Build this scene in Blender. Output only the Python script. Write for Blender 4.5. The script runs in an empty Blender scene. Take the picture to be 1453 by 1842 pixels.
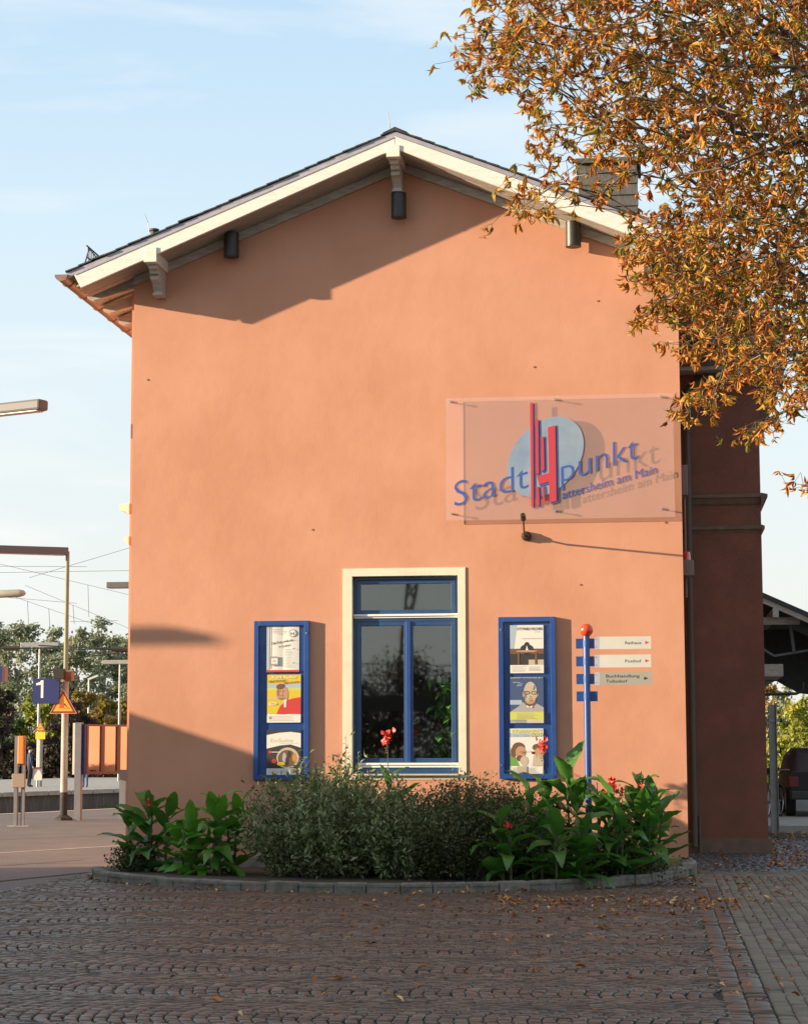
import bpy, bmesh, math, random
import numpy as np
from mathutils import Vector, Matrix
random.seed(7); rng = np.random.default_rng(11)
S = bpy.context.scene; COL = S.collection
# ------------------------------------------------------------------ camera (facade = plane y 0, ground z 0, metres)
F_, CX_, CY_ = 3700., 726.5, 921.
_R = np.array([0.99262341, 0.12120188, -0.00298003]); _U = np.array([0.01689785, -0.113967, 0.99334082])
_F = np.array([-0.12005515, 0.9860637, 0.11517436]); _C = np.array([0., -26., 1.53])
cd = bpy.data.cameras.new('camera'); cam = bpy.data.objects.new('camera', cd); COL.objects.link(cam)
cd.sensor_fit = 'HORIZONTAL'; cd.sensor_width = 36; cd.lens = F_/1453*36; cd.clip_end = 3000; cd.clip_start = .3
M = Matrix.Identity(4)
for i in range(3):
    M[i][0] = _R[i]; M[i][1] = _U[i]; M[i][2] = -_F[i]; M[i][3] = _C[i]
cam.matrix_world = M; S.camera = cam
def W(px, py, y=0.):                      # photo pixel on the upright plane at depth y -> (x, z)
    r = _F+_R*(px-CX_)/F_-_U*(py-CY_)/F_; t = (y-_C[1])/r[1]; p = _C+r*t; return float(p[0]), float(p[2])
def G(px, py, z=0.):                      # photo pixel on the ground -> (x, y)
    r = _F+_R*(px-CX_)/F_-_U*(py-CY_)/F_; t = (z-_C[2])/r[2]; p = _C+r*t; return float(p[0]), float(p[1])
# ------------------------------------------------------------------ sky, sun, exposure
SUN = Vector((-3.3, -1.0, .64)).normalized()          # towards the sun
wd = bpy.data.worlds.new('World'); S.world = wd; wd.use_nodes = True
nt = wd.node_tree; nt.nodes.clear()
def nd(t, ty, **k):
    n = t.nodes.new(ty)
    for a, b in k.items():
        if a.startswith('i_'): n.inputs[a[2:].replace('_', ' ')].default_value = b
        else: setattr(n, a, b)
    return n
sky = nd(nt, 'ShaderNodeTexSky', sky_type='NISHITA', sun_disc=False)
sky.sun_elevation = math.asin(SUN.z); sky.sun_rotation = math.atan2(SUN.x, SUN.y) % (2*math.pi)
sky.air_density = 1.0; sky.dust_density = .6; sky.ozone_density = 1.5
bg = nd(nt, 'ShaderNodeBackground'); bg.inputs[1].default_value = .125
out = nd(nt, 'ShaderNodeOutputWorld')
tc = nd(nt, 'ShaderNodeTexCoord'); mp = nd(nt, 'ShaderNodeMapping')
mp.inputs['Rotation'].default_value = (0, .0, .35); mp.inputs['Scale'].default_value = (3.0, 3.0, 16.0)
nz = nd(nt, 'ShaderNodeTexNoise'); nz.inputs['Scale'].default_value = 1.5; nz.inputs['Detail'].default_value = 7; nz.inputs['Distortion'].default_value = .5
cr = nd(nt, 'ShaderNodeMapRange'); cr.inputs[1].default_value = .52; cr.inputs[2].default_value = .85; cr.inputs[3].default_value = 0; cr.inputs[4].default_value = .75; cr.clamp = True
# thin veil of cloud: whitens the sky everywhere, more toward the horizon (hazy evening air)
sep = nd(nt, 'ShaderNodeSeparateXYZ')
hz = nd(nt, 'ShaderNodeMapRange'); hz.inputs[1].default_value = -.02; hz.inputs[2].default_value = .36; hz.inputs[3].default_value = .97; hz.inputs[4].default_value = .74
mx = nd(nt, 'ShaderNodeMix', data_type='RGBA'); mx2 = nd(nt, 'ShaderNodeMix', data_type='RGBA')
mx.inputs['B'].default_value = (3.1, 3.2, 3.12, 1); mx2.inputs['B'].default_value = (3.4, 3.4, 3.3, 1)
L = nt.links.new
L(tc.outputs['Generated'], mp.inputs[0]); L(mp.outputs[0], nz.inputs[0]); L(nz.outputs[0], cr.inputs[0])
rmp = nd(nt, 'ShaderNodeValToRGB'); els = rmp.color_ramp.elements
for i_, (p_, c_) in enumerate(((0, (.79, .775, .72)), (.1, (.765, .80, .795)), (.24, (.68, .81, .88)), (.4, (.50, .71, .91)), (.8, (.66, .69, .70)))):
    e_ = els[i_] if i_ < 2 else els.new(p_)
    e_.position = p_; e_.color = (*c_, 1)
vm = nd(nt, 'ShaderNodeVectorMath', operation='SCALE'); vm.inputs['Scale'].default_value = 3.7
L(sep.outputs[2], rmp.inputs[0]); L(rmp.outputs[0], vm.inputs[0]); L(vm.outputs[0], mx.inputs['B'])
L(tc.outputs['Generated'], sep.inputs[0]); L(sep.outputs[2], hz.inputs[0])
L(sky.outputs[0], mx.inputs['A']); L(hz.outputs[0], mx.inputs['Factor'])
L(mx.outputs['Result'], mx2.inputs['A']); L(cr.outputs[0], mx2.inputs['Factor'])
L(mx2.outputs['Result'], bg.inputs[0]); L(bg.outputs[0], out.inputs[0])
sl = bpy.data.lights.new('sun', 'SUN'); sl.energy = 5.0; sl.angle = math.radians(.55); sl.color = (1, .80, .56)
so = bpy.data.objects.new('sun', sl); COL.objects.link(so); so.rotation_euler = SUN.to_track_quat('Z', 'Y').to_euler()
S.view_settings.view_transform = 'Standard'; S.view_settings.look = 'None'; S.view_settings.gamma = 1
S.view_settings.exposure = 1.3; S.view_settings.use_curve_mapping = False
# ------------------------------------------------------------------ materials
def mat(name, col, rough=.8, noise=None, bump=0, bscale=60, metal=0, col2=None, spec=.5, nscale=6, detail=6, lo=.35, hi=.65, coat=0, stretch=None):
    m = bpy.data.materials.new(name); m.use_nodes = True; t = m.node_tree
    b = t.nodes['Principled BSDF']; b.inputs['Base Color'].default_value = (*col, 1); b.inputs['Roughness'].default_value = rough
    b.inputs['Metallic'].default_value = metal; b.inputs['Specular IOR Level'].default_value = spec; b.inputs['Coat Weight'].default_value = coat
    c = nd(t, 'ShaderNodeTexCoord'); src = c.outputs['Object']
    if stretch:
        q = nd(t, 'ShaderNodeMapping'); q.inputs['Scale'].default_value = stretch; t.links.new(src, q.inputs[0]); src = q.outputs[0]
    if col2:
        n = nd(t, 'ShaderNodeTexNoise'); n.inputs['Scale'].default_value = nscale; n.inputs['Detail'].default_value = detail; n.inputs['Roughness'].default_value = .6
        r = nd(t, 'ShaderNodeMapRange'); r.inputs[1].default_value = lo; r.inputs[2].default_value = hi
        x = nd(t, 'ShaderNodeMix', data_type='RGBA'); x.inputs['A'].default_value = (*col, 1); x.inputs['B'].default_value = (*col2, 1)
        t.links.new(src, n.inputs[0]); t.links.new(n.outputs[0], r.inputs[0]); t.links.new(r.outputs[0], x.inputs['Factor'])
        t.links.new(x.outputs['Result'], b.inputs['Base Color'])
    if bump:
        n = nd(t, 'ShaderNodeTexNoise'); n.inputs['Scale'].default_value = bscale; n.inputs['Detail'].default_value = 5
        u = nd(t, 'ShaderNodeBump'); u.inputs['Strength'].default_value = bump; u.inputs['Distance'].default_value = .01
        t.links.new(src, n.inputs[0]); t.links.new(n.outputs[0], u.inputs['Height']); t.links.new(u.outputs[0], b.inputs['Normal'])
    return m
def rnd_mat(name, stops, rough=.6, trans=0, bump=0, bscale=80, spec=.4, veins=False):
    """colour picked per piece from the 'rnd' attribute"""
    m = bpy.data.materials.new(name); m.use_nodes = True; t = m.node_tree; b = t.nodes['Principled BSDF']
    a = nd(t, 'ShaderNodeAttribute', attribute_name='rnd'); r = nd(t, 'ShaderNodeValToRGB')
    e = r.color_ramp.elements
    while len(e) < len(stops): e.new(.5)
    for i, (p, c) in enumerate(stops): e[i].position = p; e[i].color = (*c, 1)
    t.links.new(a.outputs['Fac'], r.inputs[0]); t.links.new(r.outputs[0], b.inputs['Base Color'])
    b.inputs['Roughness'].default_value = rough; b.inputs['Specular IOR Level'].default_value = spec
    if bump:
        c = nd(t, 'ShaderNodeTexCoord'); n = nd(t, 'ShaderNodeTexNoise'); n.inputs['Scale'].default_value = bscale; n.inputs['Detail'].default_value = 4
        u = nd(t, 'ShaderNodeBump'); u.inputs['Strength'].default_value = bump; u.inputs['Distance'].default_value = .006
        t.links.new(c.outputs['Object'], n.inputs[0]); t.links.new(n.outputs[0], u.inputs['Height']); t.links.new(u.outputs[0], b.inputs['Normal'])
    if trans:
        tr = nd(t, 'ShaderNodeBsdfTranslucent'); ms = nd(t, 'ShaderNodeMixShader'); ms.inputs[0].default_value = trans
        o = t.nodes['Material Output']; t.links.new(r.outputs[0], tr.inputs[0])
        t.links.new(b.outputs[0], ms.inputs[1]); t.links.new(tr.outputs[0], ms.inputs[2]); t.links.new(ms.outputs[0], o.inputs[0])
    return m
def glass_mat(name, tint=(.8, .85, .85), refl=1.0, ior=1.5, wavy=0, rough=0):
    m = bpy.data.materials.new(name); m.use_nodes = True; t = m.node_tree; t.nodes.remove(t.nodes['Principled BSDF'])
    tr = nd(t, 'ShaderNodeBsdfTransparent'); tr.inputs[0].default_value = (*tint, 1)
    g = nd(t, 'ShaderNodeBsdfGlossy'); g.inputs['Roughness'].default_value = rough; g.inputs[0].default_value = (refl, refl, refl, 1)
    f = nd(t, 'ShaderNodeFresnel'); ge = nd(t, 'ShaderNodeNewGeometry'); mr = nd(t, 'ShaderNodeMapRange'); mr.inputs[3].default_value = ior; mr.inputs[4].default_value = 1/ior; t.links.new(ge.outputs['Backfacing'], mr.inputs[0]); t.links.new(mr.outputs[0], f.inputs[0]); ms = nd(t, 'ShaderNodeMixShader')
    t.links.new(f.outputs[0], ms.inputs[0]); t.links.new(tr.outputs[0], ms.inputs[1]); t.links.new(g.outputs[0], ms.inputs[2])
    t.links.new(ms.outputs[0], t.nodes['Material Output'].inputs[0])
    if wavy:
        c = nd(t, 'ShaderNodeTexCoord'); n = nd(t, 'ShaderNodeTexNoise'); n.inputs['Scale'].default_value = 1.3
        u = nd(t, 'ShaderNodeBump'); u.inputs['Strength'].default_value = wavy; u.inputs['Distance'].default_value = .01
        t.links.new(c.outputs['Object'], n.inputs[0]); t.links.new(n.outputs[0], u.inputs['Height']); t.links.new(u.outputs[0], g.inputs['Normal']); t.links.new(u.outputs[0], f.inputs['Normal'])
    return m
def stucco():
    m = mat('salmon render', (.605, .298, .191), .92, bump=.5, bscale=60, col2=(.535, .252, .156), nscale=.7, detail=9, spec=.2)
    t = m.node_tree; b = t.nodes['Principled BSDF']
    base = [l for l in t.links if l.to_socket == b.inputs['Base Color']][0].from_socket
    c = nd(t, 'ShaderNodeTexCoord'); q = nd(t, 'ShaderNodeMapping'); q.inputs['Scale'].default_value = (3.2, 3.2, .22)
    n = nd(t, 'ShaderNodeTexNoise'); n.inputs['Scale'].default_value = 1.6; n.inputs['Detail'].default_value = 8
    r = nd(t, 'ShaderNodeMapRange'); r.inputs[1].default_value = .5; r.inputs[2].default_value = .85; r.inputs[3].default_value = 0; r.inputs[4].default_value = .15
    x = nd(t, 'ShaderNodeMix', data_type='RGBA'); x.inputs['B'].default_value = (.62, .34, .25, 1)
    t.links.new(c.outputs['Object'], q.inputs[0]); t.links.new(q.outputs[0], n.inputs[0]); t.links.new(n.outputs[0], r.inputs[0])
    t.links.new(r.outputs[0], x.inputs['Factor']); t.links.new(base, x.inputs['A'])
    # grubby, paler band of splash and salts low on the wall, and small darker scuffs
    n2 = nd(t, 'ShaderNodeTexNoise'); n2.inputs['Scale'].default_value = 2.3; n2.inputs['Detail'].default_value = 10; n2.inputs['Roughness'].default_value = .75
    r2 = nd(t, 'ShaderNodeMapRange'); r2.inputs[1].default_value = .6; r2.inputs[2].default_value = .78; r2.inputs[4].default_value = .35
    x2 = nd(t, 'ShaderNodeMix', data_type='RGBA'); x2.inputs['B'].default_value = (.47, .21, .145, 1)
    t.links.new(c.outputs['Object'], n2.inputs[0]); t.links.new(n2.outputs[0], r2.inputs[0]); t.links.new(r2.outputs[0], x2.inputs['Factor'])
    t.links.new(x.outputs['Result'], x2.inputs['A']); t.links.new(x2.outputs['Result'], b.inputs['Base Color'])
    # trowel waviness
    n3 = nd(t, 'ShaderNodeTexNoise'); n3.inputs['Scale'].default_value = 3.0; n3.inputs['Detail'].default_value = 3
    u3 = nd(t, 'ShaderNodeBump'); u3.inputs['Strength'].default_value = .16; u3.inputs['Distance'].default_value = .03
    u = [k for k in t.nodes if k.type == 'BUMP' and k != u3][0]; u.inputs['Distance'].default_value = .003
    t.links.new(c.outputs['Object'], n3.inputs[0]); t.links.new(n3.outputs[0], u3.inputs['Height']); t.links.new(u3.outputs[0], u.inputs['Normal'])
    return m
MT = dict(
 stucco=stucco(),
 wing=mat('brick red render', (.235, .094, .062), .95, bump=.8, bscale=45, col2=(.18, .074, .050), nscale=2.2, detail=10),
 wingtrim=mat('brown wing mouldings', (.20, .135, .095), .9, bump=.3, col2=(.14, .10, .07), nscale=6),
 pipe=mat('dark brown pipe', (.10, .065, .048), .6),
 trim=mat('sandstone trim', (.56, .50, .40), .85, bump=.2, bscale=40, col2=(.46, .41, .33), nscale=5),
 cream=mat('cream paint', (.78, .68, .50), .7, bump=.15, bscale=40, col2=(.70, .60, .44), nscale=3),
 white=mat('white painted wood', (.74, .70, .62), .6, bump=.25, bscale=20, col2=(.62, .57, .49), nscale=4, lo=.5, hi=.8, stretch=(1, 6, 6)),
 oldwood=mat('weathered painted boards', (.52, .47, .41), .8, bump=.35, bscale=30, col2=(.36, .31, .26), nscale=5, stretch=(1, 5, 5)),
 soffit=mat('soffit boards', (.44, .40, .36), .85, bump=.35, bscale=30, col2=(.33, .29, .25), nscale=6, stretch=(1.2, 8, 1.2)),
 leadgrey=mat('lilac grey flashing', (.36, .34, .38), .5, col2=(.28, .27, .30), nscale=5),
 slate=mat('slate', (.026, .029, .03), .6, bump=.4, bscale=50, col2=(.045, .047, .047), nscale=9),
 slate2=mat('brown grey slate', (.075, .068, .060), .6, bump=.5, bscale=40, col2=(.13, .118, .10), nscale=8),
 gutter=mat('weathered copper', (.36, .22, .15), .5, metal=.35, bump=.1, col2=(.26, .16, .115), nscale=5),
 zinc=mat('zinc', (.34, .35, .34), .5, metal=.5, col2=(.26, .26, .25), nscale=5),
 blue=mat('blue gloss paint', (.014, .060, .235), .35, col2=(.018, .068, .25), nscale=5, coat=.3),
 blue_dark=mat('blue frame paint', (.022, .068, .18), .35, col2=(.018, .055, .15), nscale=6, coat=.2),
 blackmet=mat('black lamp metal', (.022, .021, .020), .45, bump=.1, col2=(.035, .033, .03), nscale=12),
 darkmet=mat('dark bronze', (.05, .04, .032), .4, metal=.4),
 steel=mat('galvanised steel', (.42, .42, .41), .45, metal=.6, col2=(.34, .34, .34), nscale=8),
 greypaint=mat('grey paint', (.165, .17, .185), .55, col2=(.135, .14, .15), nscale=4),
 creampole=mat('dirty cream paint', (.34, .325, .285), .6, col2=(.24, .22, .18), nscale=4, lo=.4, hi=.75),
 greenpole=mat('olive cream paint', (.20, .225, .14), .6, col2=(.16, .18, .12), nscale=3),
 tar=mat('black tarred pole foot', (.02, .018, .015), .8, col2=(.10, .06, .03), nscale=9, lo=.5, hi=.8),
 red=mat('red enamel', (.72, .06, .02), .3, coat=.5),
 signred=mat('logo red', (.50, .045, .06), .5), signblue=mat('logo blue', (.05, .10, .36), .45),
 signgrey=mat('brushed disc', (.20, .28, .42), .35, metal=.1, col2=(.30, .36, .42), nscale=2.5),
 soil=mat('bed soil', (.05, .036, .026), .95, bump=1, bscale=40, col2=(.09, .065, .04), nscale=14),
 joint=mat('sandy mossy joints', (.016, .014, .010), .95, bump=.6, bscale=90, col2=(.032, .032, .014), nscale=7),
 kerb=mat('granite kerb', (.215, .195, .165), .9, bump=.8, bscale=45, col2=(.12, .115, .085), nscale=9),
 plinth=mat('plinth stone', (.33, .30, .25), .9, bump=1, bscale=30, col2=(.19, .165, .13), nscale=8),
 asphalt=mat('asphalt', (.10, .088, .08), .85, bump=.4, bscale=90, col2=(.14, .12, .105), nscale=2.2),
 concrete=mat('concrete', (.36, .34, .31), .85, bump=.3, col2=(.25, .235, .21), nscale=3),
 darkconc=mat('sooty concrete', (.07, .065, .06), .9, col2=(.14, .13, .115), nscale=1.6, lo=.5, hi=.7, stretch=(1, 6, .6)),
 ballast=mat('brown ballast', (.12, .09, .07), .95, bump=1, bscale=20, col2=(.17, .14, .11), nscale=12),
 terrain=mat('rough grass ground', (.09, .10, .045), .95, col2=(.06, .07, .03), nscale=.5),
 bark=mat('bark', (.075, .055, .038), .9, bump=.6, bscale=30, col2=(.12, .095, .065), nscale=9),
 birch=mat('pale birch bark', (.5, .47, .42), .8, col2=(.2, .18, .16), nscale=6),
 paper=mat('poster paper', (.80, .76, .68), .6), ink=mat('black ink', (.03, .03, .03), .7), greyink=mat('grey ink', (.35, .33, .31), .7),
 pred=mat('print red', (.62, .05, .04), .6), pyel=mat('print yellow', (.72, .52, .04), .6), pskin=mat('print skin', (.55, .29, .17), .6), pshade=mat('print skin shade', (.36, .17, .10), .6),
 pdark=mat('print dark', (.045, .038, .035), .6), pnavy=mat('print blue', (.06, .10, .22), .6), ppale=mat('print pale blue', (.42, .50, .56), .6),
 pbrown=mat('print brown', (.17, .09, .05), .6), plime=mat('print lime', (.62, .62, .12), .6), ptan=mat('print beige', (.55, .46, .34), .6),
 porange=mat('print orange', (.62, .25, .05), .6), pgreen=mat('print green', (.16, .36, .08), .6), pshirt=mat('print grey shirt', (.42, .39, .37), .6),
 plate=mat('grey white plate', (.62, .60, .53), .45, col2=(.56, .54, .47), nscale=2), plate2=mat('brown grey plate', (.36, .33, .27), .45), platel=mat('lilac plate end', (.42, .43, .50), .45),
 orange=mat('orange panel', (.58, .19, .025), .55), yellow=mat('yellow sign', (.80, .52, .02), .5), signorange=mat('amber sign', (.82, .33, .02), .5),
 dkred=mat('dark red border', (.16, .015, .012), .5), pink=mat('pink border', (.72, .33, .22), .5),
 lamphead=mat('dull lamp casing', (.105, .10, .10), .6),
 navy=mat('station navy', (.022, .03, .13), .4), whiteplain=mat('white enamel', (.8, .78, .72), .4),
 brownbox=mat('rusty brown box', (.30, .13, .08), .7, col2=(.16, .07, .05), nscale=6), beige=mat('beige box', (.26, .20, .155), .6),
 mauve=mat('mauve case frame', (.11, .05, .055), .4),
 block_grey=mat('grey rendered kiosk', (.35, .33, .30), .9), inwall=mat('interior wall', (.40, .38, .33), .9), infloor=mat('interior floor', (.12, .10, .08), .6),
 carred=mat('dark red car paint', (.012, .004, .004), .55), carglass=mat('car glass', (.012, .014, .014), .35), rubber=mat('tyre rubber', (.018, .018, .018), .8),
 chrome=mat('bright metal', (.6, .6, .6), .25, metal=1), tail=mat('tail light', (.14, .01, .008), .5),
 skin=mat('skin', (.5, .28, .2), .6), hair=mat('dark hair', (.03, .02, .015), .7), jacket=mat('navy jacket', (.02, .03, .07), .8), trousers=mat('dark trousers', (.015, .02, .035), .85), jeans=mat('blue jeans', (.05, .09, .20), .85),
 glass=glass_mat('window glass', (.70, .76, .74), .9, 2.1, wavy=.05, rough=.02), caseglass=glass_mat('case glass', (.985, .985, .985), .8, 1.2),
 acrylic=glass_mat('acrylic sheet', (.965, .945, .93), 1., 1.28),
 casemirror=mat('warm tinted case mirror', (.60, .50, .44), .06, metal=1., bump=.25, bscale=2.2),  # case glass as a metal mirror, warm reflection tint put into its colour
 beacon=mat('red beacon lens', (.7, .02, .02), .25, coat=1), greybox=mat('faded grey box', (.22, .145, .12), .7),
 lampglass=mat('lamp diffuser', (.55, .53, .47), .4), signlil=mat('lilac back', (.5, .42, .5), .5),
)
# pale haze in the acrylic sheet
t = MT['acrylic'].node_tree; o_ = t.nodes['Material Output']; prev = o_.inputs[0].links[0].from_socket
df = nd(t, 'ShaderNodeBsdfDiffuse'); df.inputs[0].default_value = (.66, .46, .42, 1); ms = nd(t, 'ShaderNodeMixShader'); ms.inputs[0].default_value = .33
t.links.new(prev, ms.inputs[1]); t.links.new(df.outputs[0], ms.inputs[2]); t.links.new(ms.outputs[0], o_.inputs[0])
MT['sett'] = rnd_mat('purple brown setts', [(0, (.048, .031, .022)), (.35, (.098, .055, .036)), (.7, (.068, .050, .038)), (1, (.15, .105, .072))], .46, bump=.6, bscale=60, spec=.5)
MT['sett2'] = rnd_mat('grey paving blocks', [(0, (.125, .105, .078)), (.5, (.16, .135, .10)), (1, (.19, .16, .12))], .8, bump=.7, bscale=90)
MT['sett3'] = rnd_mat('blue grey setts', [(0, (.05, .052, .06)), (.5, (.07, .072, .082)), (1, (.10, .10, .11))], .45, bump=.9, bscale=50, spec=.55)
MT['autumn'] = rnd_mat('autumn chestnut leaves', [(0, (.13, .14, .02)), (.2, (.36, .26, .035)), (.42, (.55, .28, .045)), (.64, (.52, .20, .04)), (.84, (.36, .125, .032)), (1, (.18, .07, .025))], .5, trans=.35, bump=.5, bscale=60)
MT['litter'] = rnd_mat('fallen leaves', [(0, (.24, .065, .02)), (.4, (.46, .15, .035)), (.75, (.62, .28, .08)), (1, (.75, .50, .22))], .6, trans=.1, bump=.4)
MT['greyleaf'] = rnd_mat('grey green leaves', [(0, (.070, .105, .030)), (.5, (.155, .205, .072)), (.85, (.25, .29, .13)), (1, (.35, .36, .22))], .55, trans=.2)
MT['darkleaf'] = rnd_mat('dark small leaves', [(0, (.028, .042, .014)), (.6, (.078, .10, .028)), (.9, (.15, .15, .05)), (1, (.16, .09, .04))], .5, trans=.15)
MT['treegrey'] = rnd_mat('poplar leaves', [(0, (.15, .18, .10)), (.5, (.22, .25, .15)), (1, (.32, .33, .24))], .7, trans=.4)
MT['treeyellow'] = rnd_mat('yellowing leaves', [(0, (.13, .18, .03)), (.5, (.27, .30, .04)), (1, (.52, .42, .06))], .7, trans=.35)
MT['treedark'] = rnd_mat('dark copper leaves', [(0, (.028, .032, .018)), (.6, (.055, .042, .030)), (1, (.13, .055, .045))], .7, trans=.2)
MT['treeorange'] = rnd_mat('orange green leaves', [(0, (.14, .15, .03)), (.5, (.28, .20, .035)), (1, (.42, .20, .05))], .7, trans=.3)
MT['treegreen'] = rnd_mat('mid green leaves', [(0, (.03, .055, .015)), (1, (.08, .12, .03))], .7, trans=.3)
def canna_mat(name, a, b):
    m = mat(name, a, .38, col2=b, nscale=4, bump=0, spec=.5, coat=.1); t = m.node_tree; p = t.nodes['Principled BSDF']
    w = nd(t, 'ShaderNodeTexWave', bands_direction='DIAGONAL'); w.inputs['Scale'].default_value = 28; w.inputs['Distortion'].default_value = 1
    c = nd(t, 'ShaderNodeTexCoord'); u = nd(t, 'ShaderNodeBump'); u.inputs['Strength'].default_value = .35; u.inputs['Distance'].default_value = .004
    t.links.new(c.outputs['Object'], w.inputs[0]); t.links.new(w.outputs['Fac'], u.inputs['Height']); t.links.new(u.outputs[0], p.inputs['Normal'])
    tr = nd(t, 'ShaderNodeBsdfTranslucent'); tr.inputs[0].default_value = (b[0]*1.5, b[1]*2, b[2], 1); ms = nd(t, 'ShaderNodeMixShader'); ms.inputs[0].default_value = .22
    t.links.new(p.outputs[0], ms.inputs[1]); t.links.new(tr.outputs[0], ms.inputs[2]); t.links.new(ms.outputs[0], t.nodes['Material Output'].inputs[0])
    return m
MT['canna'] = canna_mat('dark canna leaf', (.036, .105, .02), (.075, .185, .03))
MT['canna2'] = canna_mat('bright canna leaf', (.06, .175, .02), (.11, .27, .035))
MT['stem'] = mat('canna stem', (.05, .10, .03), .5, col2=(.12, .07, .04), nscale=8)
MT['twig'] = mat('shrub stems', (.08, .065, .04), .8)
MT['petal'] = mat('red petals', (.72, .03, .03), .5, col2=(.75, .09, .05), nscale=20)
# clinker (far reddish paving) with fine joints in relief
m = mat('pinkish clinker paving', (.105, .088, .080), .8, bump=0, col2=(.15, .125, .112), nscale=.9, detail=8); t = m.node_tree
c = nd(t, 'ShaderNodeTexCoord'); bk = nd(t, 'ShaderNodeTexBrick'); bk.inputs['Scale'].default_value = 1; bk.inputs['Brick Width'].default_value = .2; bk.inputs['Row Height'].default_value = .1; bk.inputs['Mortar Size'].default_value = .006
bk.inputs['Color1'].default_value = (1, 1, 1, 1); bk.inputs['Color2'].default_value = (.85, .85, .85, 1); bk.inputs['Mortar'].default_value = (0.3, .3, .3, 1)
u = nd(t, 'ShaderNodeBump'); u.inputs['Strength'].default_value = .6; u.inputs['Distance'].default_value = .006
pm = t.nodes['Principled BSDF']; src = pm.inputs['Base Color'].links[0].from_socket; mm = nd(t, 'ShaderNodeMix', data_type='RGBA', blend_type='MULTIPLY'); mm.inputs['Factor'].default_value = .7
t.links.new(c.outputs['Object'], bk.inputs[0]); t.links.new(bk.outputs['Color'], u.inputs['Height']); t.links.new(u.outputs[0], pm.inputs['Normal'])
t.links.new(src, mm.inputs['A']); t.links.new(bk.outputs['Color'], mm.inputs['B']); t.links.new(mm.outputs['Result'], pm.inputs['Base Color'])
MT['clinker'] = m
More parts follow.
